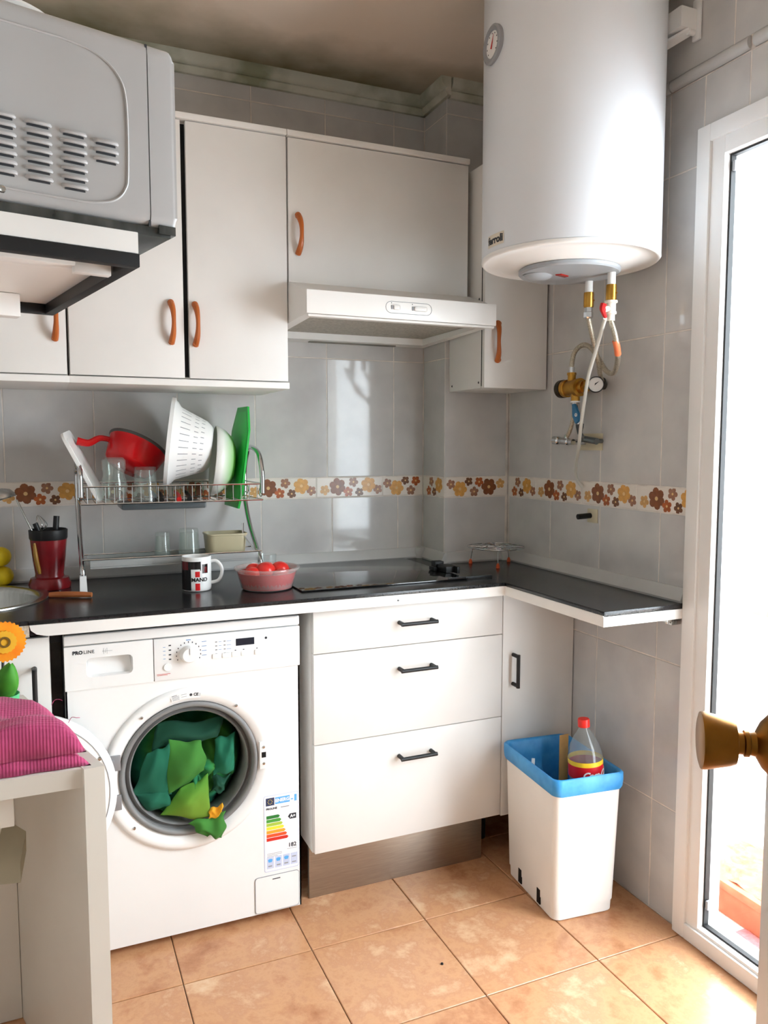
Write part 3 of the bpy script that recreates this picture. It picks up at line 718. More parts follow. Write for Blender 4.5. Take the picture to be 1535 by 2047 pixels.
b = B(); b.box(PX+.182, PX+.205, WYF-.012, WYF-.004, PZ-.030, PZ+.046, .002); la = obj('latch_plate', b, ENAM, wm)
b = B(); b.box(PX+.1875, PX+.1995, WYF-.0126, WYF-.0105, PZ+.002, PZ+.017); obj('latch_slot', b, RECSHADE, la)
for z in (PZ+.031, PZ-.015):
    b = B(); b.lathe([(0, .003), (.003, .0025), (.0042, 0), (0, 0)], (PX+.1935, WYF-.012, z), (0, -1, 0), 10); obj('screw', b, STEEL, la)
for a in (222, 128, 52):
    b = B(); b.lathe([(0, .004), (.003, .0035), (.0045, 0), (0, 0)], (PX+.197*math.cos(math.radians(a)), WYF-.0085, PZ+.197*math.sin(math.radians(a))), (0, -1, 0), 10); obj('screw', b, STEEL, wm)
# rating sticker bent onto the top of the ring
b = B(); fnr = lambda u, v, w: (PX+(.2-v*-1-.0)*math.sin(u/.2), WYF-.0100-w, PZ+(.2+v)*math.cos(u/.2))
fnr = lambda u, v, w: (PX+(.2005+v)*math.sin(u/.2005), WYF-.0104-w, PZ+(.2005+v)*math.cos(u/.2005))
b.grid(lambda u, v: fnr(-.048+.076*u, -.0090+.0175*v, 0.0), 12, 2, 0)
b.text('CE', lambda u, v, w: fnr(u+.016, v, w+.0004), .0105, 1, bold=.0003); b.disc(fnr(.003, 0, .0003), .0036, (0, -1, 0), 12, 1, .0003)
for k in range(5): b.poly([fnr(x, z, .0004) for x, z in ((-.045, -.0068+.0029*k), (-.027 if k < 4 else -.032, -.0068+.0029*k), (-.027 if k < 4 else -.032, -.0056+.0029*k), (-.045, -.0056+.0029*k))], 2 if k < 4 else 1)
for k in range(2): b.poly([fnr(x, z, .0004) for x, z in ((-.022, -.003+.006*k), (-.008, -.003+.006*k), (-.008, -.002+.006*k), (-.022, -.002+.006*k))], 2)
for k in range(3): b.poly([fnr(x, z, .0004) for x, z in ((.024, -.004+.003*k), (.0275, -.004+.003*k), (.0275, -.0032+.003*k), (.024, -.0032+.003*k))], 1)
obj('rating_sticker', b, [ENAM, INK, INKG], wm)
# energy sticker, filter flap
ex0, ex1, ez0, ez1 = -1.0240, -0.9250, 0.1365, 0.3545; ey = WYF-.0006
EU = [M('sticker_paper', (240, 241, 246), 0.4, var=0.005), M('eu_blue', (50, 62, 96), 0.4, var=0.02), M('sky_blue_print', (90, 170, 232), 0.4, var=0.02), INK] + [M('energy_%s' % nm, c, 0.4, var=0.02) for nm, c in (('green', (40, 120, 52)), ('leaf', (76, 158, 62)), ('lime', (170, 196, 70)), ('yellow', (246, 222, 62)), ('amber', (240, 160, 50)), ('orange', (226, 84, 40)), ('red', (206, 46, 34)))] + [M('sticker_outline', (200, 209, 232), 0.4, var=0.01), INKG]
def q(b, x0, x1, z0, z1, s, lift=.0003): b.poly([(x0, ey-lift, z0), (x1, ey-lift, z0), (x1, ey-lift, z1), (x0, ey-lift, z1)], s)
b = B(); b.prism([(x, ey, z) for x, z in rrect(ex0, ex1, ez0, ez1, .005)], (0, .0008, 0), 11); b.prism([(x, ey-.0002, z) for x, z in rrect(ex0+.0018, ex1-.0018, ez0+.0018, ez1-.0018, .004)], (0, .0001, 0), 0)
q(b, ex0+.006, ex0+.030, ez1-.029, ez1-.007, 1); q(b, ex0+.032, ex0+.074, ez1-.027, ez1-.008, 2); q(b, ex0+.087, ex0+.094, ez1-.027, ez1-.008, 2); q(b, ex0+.077, ex0+.0835, ez1-.022, ez1-.0185, 2)
for k in range(8): b.disc((ex0+.018+.006*math.cos(k*PI/4), ey-.0003, ez1-.018+.006*math.sin(k*PI/4)), .0011, (0, -1, 0), 6, 7, .0002)
b.text('ENERG', lambda u, v, w: (ex0+.053+u, ey-.0006-w, ez1-.0175+v), .0130, 0, bold=.0005)
b.text('PROLINE', lambda u, v, w: (ex0+.022+u, ey-.0005-w, ez1-.038+v), .0078, 3, bold=.0002); q(b, ex0+.048, ex0+.072, ez1-.0395, ez1-.0370, 12)
for k in range(7):
    z = ez1-.062-.0106*k; w_ = .034+.0040*k
    b.poly([(ex0+.007, ey-.0004, z-.0046), (ex0+.007+w_, ey-.0004, z-.0046), (ex0+.007+w_+.0044, ey-.0004, z), (ex0+.007+w_, ey-.0004, z+.0046), (ex0+.007, ey-.0004, z+.0046)], 4+k)
z = ez1-.069; b.poly([(ex1-.007, ey-.0004, z-.0078), (ex1-.007, ey-.0004, z+.0078), (ex1-.025, ey-.0004, z+.0078), (ex1-.031, ey-.0004, z), (ex1-.025, ey-.0004, z-.0078)], 3)
b.text('A+', lambda u, v, w: (ex1-.017+u, ey-.0007-w, z+v), .0120, 0, bold=.0004)
b.text('182', lambda u, v, w: (ex1-.019+u, ey-.0005-w, ez0+.066+v), .0160, 3, bold=.0003)
q(b, ex1-.034, ex1-.006, ez0+.0555, ez0+.0565, 12)
for k in range(3): q(b, ex0+.008, ex0+.050-.012*(k == 2), ez0+.051-.004*k, ez0+.0522-.004*k, 12)
for k, x in enumerate((ex0+.007, ex0+.030, ex0+.053, ex0+.075)):
    q(b, x, x+.0195, ez0+.009, ez0+.042, 11, .00025)
    if k < 3: b.poly([(x+.005, ey-.0004, ez0+.027), (x+.014, ey-.0004, ez0+.027), (x+.0165, ey-.0004, ez0+.0345), (x+.012, ey-.0004, ez0+.037), (x+.007, ey-.0004, ez0+.037), (x+.0025, ey-.0004, ez0+.0345)], 2)
for x in (.0105, .0345, .0565): q(b, ex0+x, ex0+x+.011, ez0+.0145, ez0+.0180, 12, .0005)
for k in range(2): q(b, ex0+.0785, ex0+.0905, ez0+.030-.016*k, ez0+.033-.016*k, 12, .0005)
obj('energy_sticker', b, EU, wm, label='energy sticker with coloured arrows')
b = B(); fo = rrect(-1.0500, -0.9265, 0.0240, 0.1250, .008)
b.prism([(x, WYF-.0022, z) for x, z in fo], (0, .0030, 0)); fl_ = obj('filter_flap', b, ENAM, wm)
b = B(); b.tube([(x, WYF-.0014, z) for x, z in rrect(-1.0508, -0.9257, 0.0232, 0.1258, .0085)], .0009, 5, smooth=0, close=True); obj('flap_joint', b, PLASG, fl_)
b = B(); b.box(-1.002, -0.980, WYF-.0028, WYF-.0021, .1135, .1160); obj('flap_slot', b, PLASDG, fl_)
# hinge and the open door, swung right round to the left
HXc = PX-.193
b = B()
for z in (PZ+.048, PZ-.055): b.box(HXc-.024, HXc+.018, WYF-.0135, WYF-.009, z-.020, z+.020, .0015); b.lathe([(0, .004), (.004, .003), (.0055, 0), (0, 0)], (HXc-.002, WYF-.0135, z+.006), (0, -1, 0), 10)
b.box(HXc-.016, HXc-.004, WYF-.0125, WYF-.009, PZ-.060, PZ+.055, .001); b.cyl((HXc-.020, WYF-.018, PZ-.05), (HXc-.020, WYF-.018, PZ+.045), .005, 12)
b.prism([(HXc-.052, WYF-.024, PZ+.012), (HXc-.018, WYF-.018, PZ+.024), (HXc-.010, WYF-.018, PZ+.020), (HXc-.030, WYF-.024, PZ+.006)], (0, .006, 0))
obj('hinge', b, M('hinge_steel', (150, 152, 156), 0.45, metal=0.5, var=0.04), wm)
ang = math.radians(7); hc = Vector((HXc-.020, WYF-.018, PZ)); ax_ = Vector((math.sin(ang), -math.cos(ang), 0)); lft = Vector((-math.cos(ang), -math.sin(ang), 0))
dc = Vector((-1.6225, -0.632, PZ))
b = B(); b.lathe([(.120, .010), (.160, .014), (.203, .014), (.2180, .008), (.2190, -.002), (.2130, -.018), (.150, -.024), (.120, -.010)], dc, ax_, 72, close=True); dd = obj('door', b, ENAM, wm, sharp=50)
b = B(); b.lathe([(.121, .012), (.118, .028), (.10, .042), (.05, .050), (0, .052)], dc, ax_, 48); obj('door_glass', b, GLASS, dd, sharp=60)
b = B(); b.tube([dc+ax_*.0150+(lft*math.cos(2*PI*k/60)+Vector((0, 0, 1))*math.sin(2*PI*k/60))*.200 for k in range(60)], .0008, 5, smooth=0, close=True); obj('rim_line', b, INKG, dd)
for a in (25, 53, 100, 150, 200, 250, 300, 340):
    a = math.radians(180-a); p = dc+ax_*.0140+(lft*math.cos(a)+Vector((0, 0, 1))*math.sin(a))*.195
    b = B(); b.lathe([(0, .003), (.004, .0025), (.0055, 0), (0, 0)], p, ax_, 10); obj('screw', b, STEEL, dd)
# --- laundry bundled in the drum mouth
CLOTH = ramp_mat('dyed_cloth', [(0.25, (10, 74, 54)), (0.40, (16, 104, 76)), (0.50, (36, 118, 58)), (0.58, (74, 140, 44)), (0.66, (30, 110, 60)), (0.78, (28, 124, 104))], 5.0, 0.9, detail=1.0, dist=0.0, bump=0.0)
def ridge(x): return 1-abs(2*(x-math.floor(x))-1)
b = B()
def lay(u, v):
    r = .158*math.sqrt(u); a = 2*PI*v
    x, z = r*math.cos(a), r*math.sin(a)*0.93-.004
    n1 = noise.noise((x*14, z*14, 3.0)); n2 = noise.noise((x*34+5, z*30, 7.0))
    fold = ridge(x*7.0+z*9.0+n1*0.9)*0.030+ridge(x*9-z*4+n1*1.3+.3)*0.022
    depth = .030+fold+.020*n1+.008*n2-(.055*u**2)+.055*max(0, -z/.15)*(1-u)-.13*max(0, z/.15)
    return (PX+x*.985, WYF+.098-depth-(.02 if z < 0 else 0)*(1-u), PZ+z)
b.grid(lay, 26, 80)
bmesh.ops.remove_doubles(b.bm, verts=b.bm.verts, dist=.0004)
lau = thing('laundry', 'bundle of wet green printed cloth filling the washing machine drum', 'laundry', (PX, WYF+.06, PZ-.13))
obj('cloth_bundle', b, CLOTH, lau, sharp=180)
def flap(tl, tr, br, bl, sag, seed, ys=(0, 0, 0, 0), nu=22, nv=22):
    """one fold of the cloth; corners (dx, dz) about the porthole centre, ys = how far behind the front sheet"""
    c4 = [Vector((PX+q_[0], WYF+y_, PZ+q_[1])) for q_, y_ in zip((tl, tr, br, bl), ys)]; bb = B()
    def f(u, v):
        p = (c4[0]*(1-u)+c4[1]*u)*(1-v)+(c4[3]*(1-u)+c4[2]*u)*v
        soft = .5-.5*math.cos(2*PI*(u*1.15+v*.7+seed*.3))
        nn = noise.noise((u*2.2+seed, v*2.2, seed))*.012+soft*.010
        e = math.sqrt(max(0, math.sin(PI*u)*math.sin(PI*v)))
        return p+Vector((.010*noise.noise((v*2.5, seed, 1))*(2*u-1), -sag*math.sin(PI*u)*math.sin(PI*v)-nn*e, .010*noise.noise((u*2.5, seed, 5))))
    # closed thin sheet: front and back skins joined round the hem
    def skin(off): return [[bb.bm.verts.new(f(i/nu, j/nv)+Vector((0, off, 0))) for j in range(nv+1)] for i in range(nu+1)]
    A, C = skin(0), skin(.0026)
    for G_ in (A, C):
        for i in range(nu):
            for j in range(nv): bb.bm.faces.new((G_[i][j], G_[i+1][j], G_[i+1][j+1], G_[i][j+1]))
    rim = [(i, 0) for i in range(nu)]+[(nu, j) for j in range(nv)]+[(i, nv) for i in range(nu, 0, -1)]+[(0, j) for j in range(nv, 0, -1)]
    for k in range(len(rim)):
        (a, b_), (c, d) = rim[k], rim[(k+1) % len(rim)]
        bb.bm.faces.new((A[a][b_], A[c][d], C[c][d], C[a][b_]))
    return bb
CL2 = ramp_mat('lime_cloth', [(0.3, (46, 108, 34)), (0.5, (78, 134, 40)), (0.70, (112, 144, 42))], 4.0, 0.9, detail=1.0)
CL3 = ramp_mat('teal_cloth', [(0.3, (10, 72, 56)), (0.55, (22, 104, 76)), (0.8, (50, 128, 102))], 5.0, 0.9, detail=1.0)
CL4 = M('green_cloth', (58, 120, 44), 0.9, var=0.10, scale=10); CL5 = M('dark_teal_cloth', (10, 62, 44), 0.9, var=0.15, scale=9); CL6 = M('orange_cloth', (226, 150, 34), 0.9, var=0.2, scale=30)
for nm, bb, mt in (
    ('cloth_fold', flap((-.080, .112), (.105, .105), (.075, .055), (-.090, .045), .012, 3.3, (.055, .050, .035, .040)), CL5),
    ('cloth_fold', flap((-.100, .050), (-.055, .062), (-.050, -.070), (-.148, -.048), .016, 6.6, (.030, .022, .006, .018)), CL3),
    ('cloth_fold', flap((.072, .055), (.126, .066), (.118, -.034), (.060, -.036), .018, 8.1, (.034, .034, .016, .012)), CL3),
    ('cloth_fold', flap((.062, -.040), (.105, -.045), (.092, -.085), (.050, -.080), .010, 2.7, (.014, .018, .012, .010)), CL5),
    ('cloth_fold', flap((-.150, -.050), (-.050, -.054), (-.055, -.096), (-.108, -.100), .012, 9.4, (.018, .006, .004, .014)), CL3),
    ('cloth_fold', flap((-.052, .074), (.034, .058), (.042, -.018), (-.062, -.064), .024, 5.2, (.026, .022, .006, .004)), CL4),
    ('cloth_fold', flap((-.026, -.050), (.044, -.030), (.050, -.144), (-.080, -.116), .020, 2.1, (.000, .004, -.012, .006)), CL2),
    ('cloth_fold', flap((.046, -.116), (.082, -.110), (.076, -.132), (.040, -.142), .004, 7.7, (-.012, -.012, -.020, -.020)), CL6),
    ('cloth_corner', flap((-.012, -.142), (.086, -.124), (.076, -.192), (.030, -.182), .008, 4.0, (-.018, -.022, -.030, -.028)), CL4)):
    obj(nm, bb, mt, lau, sharp=180)

# ================================================================ WATER HEATER
BX, BY = -0.260, -0.860
wh = thing('water_heater', 'tall white cylindrical water heater hanging on the right wall', 'water heater', (BX, BY, 1.745))
b = B(); b.lathe([(.2275, 1.800), (.2285, 1.803), (.2285, 2.462), (.220, 2.478), (.12, 2.490), (0, 2.492)], (BX, BY, 0), (0, 0, 1), 96); obj('shell', b, ENAMB, wh)
b = B(); b.lathe([(.2285, 1.7995), (.2290, 1.793), (.2250, 1.7885), (.2190, 1.7885), (.2150, 1.7925), (.19, 1.789), (.150, 1.778), (.128, 1.772), (.0, 1.772)], (BX, BY, 0), (0, 0, 1), 96); obj('bottom_cap', b, PLASW, wh, sharp=60)
b = B(); b.lathe([(.131, 1.7715), (.131, 1.764), (.127, 1.7600), (.06, 1.7560), (.0, 1.7550)], (BX, BY, 0), (0, 0, 1), 64); cv = obj('service_cover', b, M('heater_cover', (158, 162, 166), 0.4, var=0.02), wh, sharp=40)
b = B(); b.lathe([(.040, 0), (.036, .004), (.022, .010), (0, .012)], (BX-.075, BY+.030, 1.7580), (0, 0, -1), 28); obj('cover_dome', b, MATS['heater_cover'], cv, sharp=80)
b = B(); b.prism([(BX-.050, BY-.010, 1.7595), (BX-.040, BY-.022, 1.7595), (BX-.010, BY-.012, 1.7595), (BX-.012, BY+.002, 1.7595)], (0, 0, -.007)); obj('indicator_lamp', b, M('dark_red_lens', (150, 26, 18), 0.2, var=0.1), cv)
# thermometer and badge sit on the curved shell, facing the camera's left
def on_shell(deg, z, out=.2288):
    a = math.radians(deg); return Vector((BX+out*math.cos(a), BY+out*math.sin(a), z)), Vector((math.cos(a), math.sin(a), 0)), Vector((-math.sin(a), math.cos(a), 0))
p, nr, tg = on_shell(176, 2.302)
b = B(); b.lathe([(.0, -.004), (.046, -.004), (.046, .005), (.041, .008), (.033, .006), (.031, .003), (.0, .003)], p, nr, 40, slots=[0, 0, 0, 0, 0, 1, 1]); ga = obj('thermometer', b, [PLASG, PLASW], wh)
b = B(); up = Vector((0, 0, 1)); c0 = p+nr*.0045
dirn = (up*.8+tg*.35).normalized(); sd = nr.cross(dirn)
b.prism([c0-dirn*.010-sd*.003, c0-dirn*.010+sd*.003, c0+dirn*.024], nr*.0008); obj('needle', b, RED, ga)
b = B()
for k in range(9):
    a = math.radians(-40+32.5*k); d_ = up*math.sin(a)+tg*math.cos(a); b.disc(p+nr*.0034+d_*.026, .0018, nr, 6, 0, .0004)
obj('dial_marking', b, INK, ga)['kind'] = 'stuff'
b = B()
def fbadge(u, v, w, z=1.8265):
    a = 181.0+math.degrees(u/.229); q_, n_r, _ = on_shell(a, z+v, .2290+w); return q_
b.grid(lambda u, v: fbadge(-.036+.072*u, -.015+.030*v, .0004), 10, 2, 1); b.text('ferroli', lambda u, v, w: fbadge(u, v, w+.0010), .026, 0, bold=.0008); obj('badge', b, [INK, M('badge_cream', (224, 214, 196), 0.4, var=0.03)], wh)
NL, NR = (-0.165, -0.822), (-0.179, -0.932)
for (x, y), nm in ((NL, 'outlet_pipe'), (NR, 'inlet_pipe')):
    b = B(); b.cyl((x, y, 1.762), (x, y, 1.724), .0105, 18); pp = obj(nm, b, PLASW, wh)
    b = B(); b.lathe([(0, 1.728), (.0135, 1.728), (.0140, 1.722), (.0140, 1.692), (.0128, 1.688), (0, 1.688)], (x, y, 0), (0, 0, 1), 24); b.cyl((x, y, 1.706), (x+.006, y-.016, 1.706), .0022, 8); obj('brass_sleeve', b, BRASS, wh)
b = B(); x, y = NL; b.lathe([(0, 1.688), (.0115, 1.688), (.0115, 1.676), (.0128, 1.675), (.0128, 1.662), (.009, 1.658), (0, 1.658)], (x, y, 0), (0, 0, 1), 6); obj('hose_nut', b, CHROME, wh)
b = B(); b.box(BX+.20, -0.002, BY-.165, BY+.12, 2.350, 2.400, .004); b.box(-0.010, -0.002, BY-.175, BY-.150, 2.325, 2.425, .003); b.cyl((-0.012, BY-.158, 2.345), (-0.030, BY-.158, 2.345), .008, 12); b.prism([(-0.035, BY-.165, 2.352), (-0.005, BY-.165, 2.352), (-0.09, BY-.03, 2.30), (-0.11, BY-.03, 2.31)], (0, 0, -.006)); obj('wall_bracket', b, ENAM, wh)
# safety valve with red lever
sv = thing('safety_valve', 'cream safety valve with a red lever below the water heater', 'valve', (NR[0], NR[1], 1.634))
x, y = NR
b = B(); b.lathe([(0, 1.6875), (.0165, 1.6875), (.0165, 1.682), (.0125, 1.681), (.0125, 1.660), (.0145, 1.659), (.0145, 1.653), (.0105, 1.652), (.0105, 1.636), (0, 1.636)], (x, y, 0), (0, 0, 1), 20); b.cyl((x, y, 1.668), (x-.026, y-.004, 1.663), .0075, 14); obj('valve_body', b, M('cream_plastic', (232, 226, 212), 0.4, var=0.02), sv)
b = B(); b.tube([(x-.030, y-.008, 1.676), (x-.033, y-.007, 1.664), (x-.027, y-.006, 1.652), (x-.021, y-.006, 1.642)], .006, 8, radii=lambda t: .0085-.004*t); obj('lever', b, RED, sv)
# braided hoses, drain tube
BRAID = M('braided_hose', (168, 158, 140), 0.35, metal=0.7, c2=(206, 198, 180), scale=260, detail=1, bump=0.4, bscale=500)
hs = thing('flexible_hose', 'braided hose with orange tape looping from the safety valve to the brass regulator', 'hose', (-0.06, -0.607, 1.53), group=None)
b = B(); b.tube([(-0.179, -0.932, 1.637), (-0.170, -0.940, 1.599), (-0.147, -0.925, 1.557), (-0.118, -0.888, 1.529), (-0.095, -0.846, 1.512), (-0.083, -0.802, 1.521), (-0.071, -0.754, 1.557), (-0.061, -0.71, 1.593), (-0.060, -0.668, 1.611), (-0.060, -0.628, 1.597), (-0.060, -0.613, 1.568), (-0.060, -0.612, 1.535)], .0072, 12, smooth=8); obj('braid', b, BRAID, hs, sharp=80)
b = B(); b.tube([(-0.165, -0.936, 1.586), (-0.156, -0.932, 1.570), (-0.144, -0.922, 1.552)], .0086, 12, smooth=4); obj('tape', b, M('orange_tape', (238, 128, 82), 0.6, var=0.05), hs)
b = B(); b.cyl((-0.060, -0.612, 1.5325), (-0.060, -0.612, 1.550), .0085, 14); obj('ferrule', b, CHROME, hs)
hs = thing('flexible_hose', 'straight braided hose from the water heater down to the wall behind the gauge', 'hose', (-0.012, -0.697, 1.49))
b = B(); b.tube([(NL[0], NL[1], 1.660), (-0.148, -0.815, 1.623), (-0.122, -0.798, 1.586), (-0.098, -0.782, 1.552), (-0.062, -0.748, 1.519), (-0.020, -0.705, 1.498)], .0068, 12, smooth=8); obj('braid', b, BRAID, hs, sharp=80)
b = B(); b.cyl((-0.026, -0.712, 1.502), (-0.0005, -0.690, 1.490), .012, 16); obj('wall_nut', b, M('dark_pipe', (70, 66, 58), 0.4, metal=0.6, var=0.1), hs)
b = B(); b.tube([(-0.203, -0.940, 1.640), (-0.188, -0.907, 1.612), (-0.168, -0.860, 1.567), (-0.148, -0.806, 1.505), (-0.126, -0.762, 1.440), (-0.110, -0.728, 1.372), (-0.088, -0.690, 1.306), (-0.052, -0.633, 1.260), (-0.034, -0.606, 1.228), (-0.018, -0.597, 1.201), (-0.003, -0.603, 1.184)], .0052, 10, smooth=8)
single('drain_tube', b, M('milky_tube', (214, 214, 206), 0.3, var=0.04), 'thin milky plastic tube hanging from the red lever down to the flowered border', 'tube', (-0.003, -0.603, 1.184), sharp=80)
# brass pressure regulator with gauge, shut-off, tap
rg = thing('pressure_regulator', 'brass pressure regulator with a round white gauge on the right wall', 'regulator', (-0.060, -0.63, 1.45))
RX, RZ = -0.060, 1.487
b = B(); b.lathe([(0, 0), (.024, 0), (.027, .004), (.027, .016), (.0225, .018), (.0225, .030), (.024, .032), (.024, .060), (.027, .062), (.027, .078), (.019, .080), (.019, .100), (0, .100)], (RX, -0.578, RZ), (0, -1, 0), 28)
b.cyl((RX, -0.612, RZ), (RX, -0.612, 1.531), .0125, 18); b.cyl((RX, -0.612, 1.5255), (RX, -0.612, 1.5335), .0140, 6); b.cyl((RX, -0.632, RZ), (RX, -0.632, 1.447), .0135, 18); obj('body', b, BRASS, rg)
b = B(); b.lathe([(0, 0), (.023, 0), (.028, .004), (.028, .020), (.026, .022), (0, .022)], (RX, -0.556, RZ), (0, -1, 0), 24); obj('end_cap', b, M('dark_bronze', (52, 42, 28), 0.4, metal=0.5, var=0.1), rg)
b = B(); b.lathe([(0, 0), (.015, 0), (.017, .003), (.017, .014), (.015, .018), (.010, .019), (.010, .034), (0, .034)], (RX, -0.678, RZ), (0, -1, 0), 6); obj('hex_union', b, BRASS, rg)
gn = Vector((-0.55, -0.83, 0.0)).normalized(); gc = Vector((RX-.006, -0.735, RZ+.002))
b = B(); b.lathe([(0, -.010), (.020, -.010), (.0235, -.006), (.0235, .006), (.0215, .008), (.0205, .004), (0, .004)], gc, gn, 32, slots=[0, 0, 0, 0, 0, 1]); gg = obj('gauge', b, [PLASDG, PLASW], rg)
b = B(); b.prism([gc+gn*.0046+Vector((0, 0, -.003))+gn.cross(Vector((0, 0, 1)))*.004, gc+gn*.0046+Vector((0, 0, .003))+gn.cross(Vector((0, 0, 1)))*.003, gc+gn*.0046+Vector((0, 0, .010))-gn.cross(Vector((0, 0, 1)))*.010], gn*.0006); obj('needle', b, INK, gg)
b = B(); b.cyl((RX, -0.632, 1.447), (RX, -0.632, 1.4425), .0150, 18); obj('seal_ring', b, PLASW, rg)
st = thing('shutoff_valve', 'small blue-handled shut-off valve under the brass regulator', 'valve', (-0.055, -0.645, 1.345))
b = B(); b.tube([(RX, -0.633, 1.442), (RX, -0.641, 1.420), (RX, -0.650, 1.390), (-.056, -0.650, 1.372)], .0105, 14, radii=lambda t: .0125-.003*t); obj('body', b, CHROME, st)
b = B(); b.prism([(RX-.016, yy_, zz_) for yy_, zz_ in ((-0.637, 1.436), (-0.647, 1.438), (-0.667, 1.408), (-0.668, 1.385), (-0.655, 1.378), (-0.640, 1.400))], (.008, 0, 0)); b.bm.normal_update(); obj('handle', b, M('blue_handle', (46, 112, 156), 0.4, var=0.06), st)
b = B(); b.lathe([(.0028, 0), (.0028, .002), (.0052, .002), (.0052, 0)], (RX-.016, -0.659, 1.404), (-1, 0, 0), 14, close=True); obj('handle_eyelet', b, PLASW, st)
b = B(); b.lathe([(0, 0), (.0125, 0), (.0115, -.010), (.0060, -.032), (0, -.032)], (-.055, -0.650, 1.378), (0, 0, 1), 16); obj('cone_nut', b, PLASDG, st)
wt = thing('wall_tap', 'chrome angle tap on a pale tile patch under the brass regulator', 'tap', (-0.002, -0.63, 1.30))
b = B(); b.box(-0.003, -0.0005, -0.692, -0.580, 1.298, 1.349, .001); obj('tile_patch', b, M('filler_patch', (206, 196, 168), 0.8, var=0.05), wt)
b = B(); b.lathe([(0, 0), (.010, 0), (.0135, .003), (.0135, .026), (.009, .030), (.009, .040), (.0115, .042), (.0115, .075), (.0090, .078), (.0090, .100), (0, .100)], (-0.050, -0.513, 1.329), (0.0, -1, -0.06), 20); b.cyl((-0.050, -0.600, 1.323), (-0.004, -0.612, 1.323), .0085, 14); b.cyl((-.050, -.575, 1.326), (-.050, -.580, 1.345), .0068, 12); obj('body', b, CHROME, wt)
b = B(); b.cyl((-0.034, -0.632, 1.334), (-0.030, -0.700, 1.325), .0100, 16); b.cyl((-.052, -.648, 1.350), (-.036, -.650, 1.330), .006, 12); b.cyl((-.03, -.69, 1.326), (-.003, -.69, 1.326), .007, 12); obj('stub_pipe', b, M('dull_steel', (128, 134, 134), 0.35, metal=0.9, var=0.06), wt)
b = B(); b.tube([(-0.052, -0.618, 1.436), (-0.050, -0.610, 1.397), (-0.050, -0.597, 1.362), (-0.050, -0.581, 1.340)], .0065, 10); obj('short_hose', b, BRAID, wt, sharp=80)
pl_ = thing('pipe_stub', 'short black pipe stub in a pale patch on the wall below the border', 'pipe', (-0.002, -0.64, 1.095))
b = B(); b.box(-0.003, -0.0005, -0.676, -0.628, 1.076, 1.118, .001); obj('tile_patch', b, MATS['filler_patch'], pl_)
b = B(); b.cyl((-0.003, -0.643, 1.097), (-0.050, -0.643, 1.095), .0085, 14); obj('stub', b, BLACK, pl_)

# ================================================================ BIN
bn = thing('waste_bin', 'white rectangular waste bin lined with a blue bag under the worktop end', 'bin', (-0.190, -0.772, 0), math.radians(-5.0))
def rr2(w, d, r, n=6):
    return rrect(-w/2, w/2, -d/2, d/2, r, n)
def loft(b, rings, slot=0, cap0=False, cap1=False):
    V = [[b.bm.verts.new(p) for p in rg] for rg in rings]; n = len(V[0])
    for j in range(len(V)-1):
        for k in range(n):
            f = b.bm.faces.new((V[j][k], V[j][(k+1) % n], V[j+1][(k+1) % n], V[j+1][k])); f.material_index = slot
    if cap0: b.bm.faces.new(V[0][::-1])
    if cap1: b.bm.faces.new(V[-1])
    return b
BW0, BD0, BW1, BD1, BH = .190, .272, .212, .306, .402
def sec(t, dz=0.0, grow=0.0, r=.022): 
    w, d = BW0+(BW1-BW0)*t+grow, BD0+(BD1-BD0)*t+grow; return [(x, y, BH*t+dz) for x, y in rr2(w, d, r)]
b = B(); loft(b, [sec(0, .001, -.006), sec(0, .004), sec(.085), sec(.087, 0, .004), sec(1), sec(1, 0, -.006), sec(.05, 0, -.008)], cap0=True, cap1=True); bb_ = obj('bucket', b, M('bin_plastic', (240, 238, 233), 0.35, var=0.008), bn, local=True)
for yl in (-.055, .055):
    b = B(); b.box(-BW0/2-.0040, -BW0/2+.001, yl-.009, yl+.009, .012, .055); obj('slot', b, RECSHADE, bb_, local=True)  # dark raised patch, its colour stands in for a shaded cutout
BAG = M('blue_bag', (46, 138, 206), 0.42, c2=(78, 166, 226), scale=22, bump=0.5, bscale=30)
b = B(); R_ = []
for (t_, g_, dz_) in ((.905, .006, .0), (.925, .012, 0), (.97, .013, 0), (1.0, .012, .006), (1.0, .004, .011), (1.0, -.010, .006), (.9, -.014, 0), (.6, -.016, 0), (.42, -.03, 0)):
    rg = []
    for k, (x, y, z) in enumerate(sec(t_, dz_, g_)):
        nn = noise.noise((x*25, y*25, t_*4)); rg.append((x+.002*nn, y+.002*nn, z+(.010*noise.noise((x*14, y*14, 3)) if t_ < .9 and g_ > 0 else .004*nn)))
    R_.append(rg)
loft(b, R_, cap1=True); obj('bag', b, BAG, bn, local=True, sharp=80)
b = B(); b.prism([(-.080, .034, .335), (-.068, .034, .335), (-.066, .034, .398), (-.076, .034, .400)], (0, .002, 0)); obj('bag_tag', b, PLASW, bn, local=True)
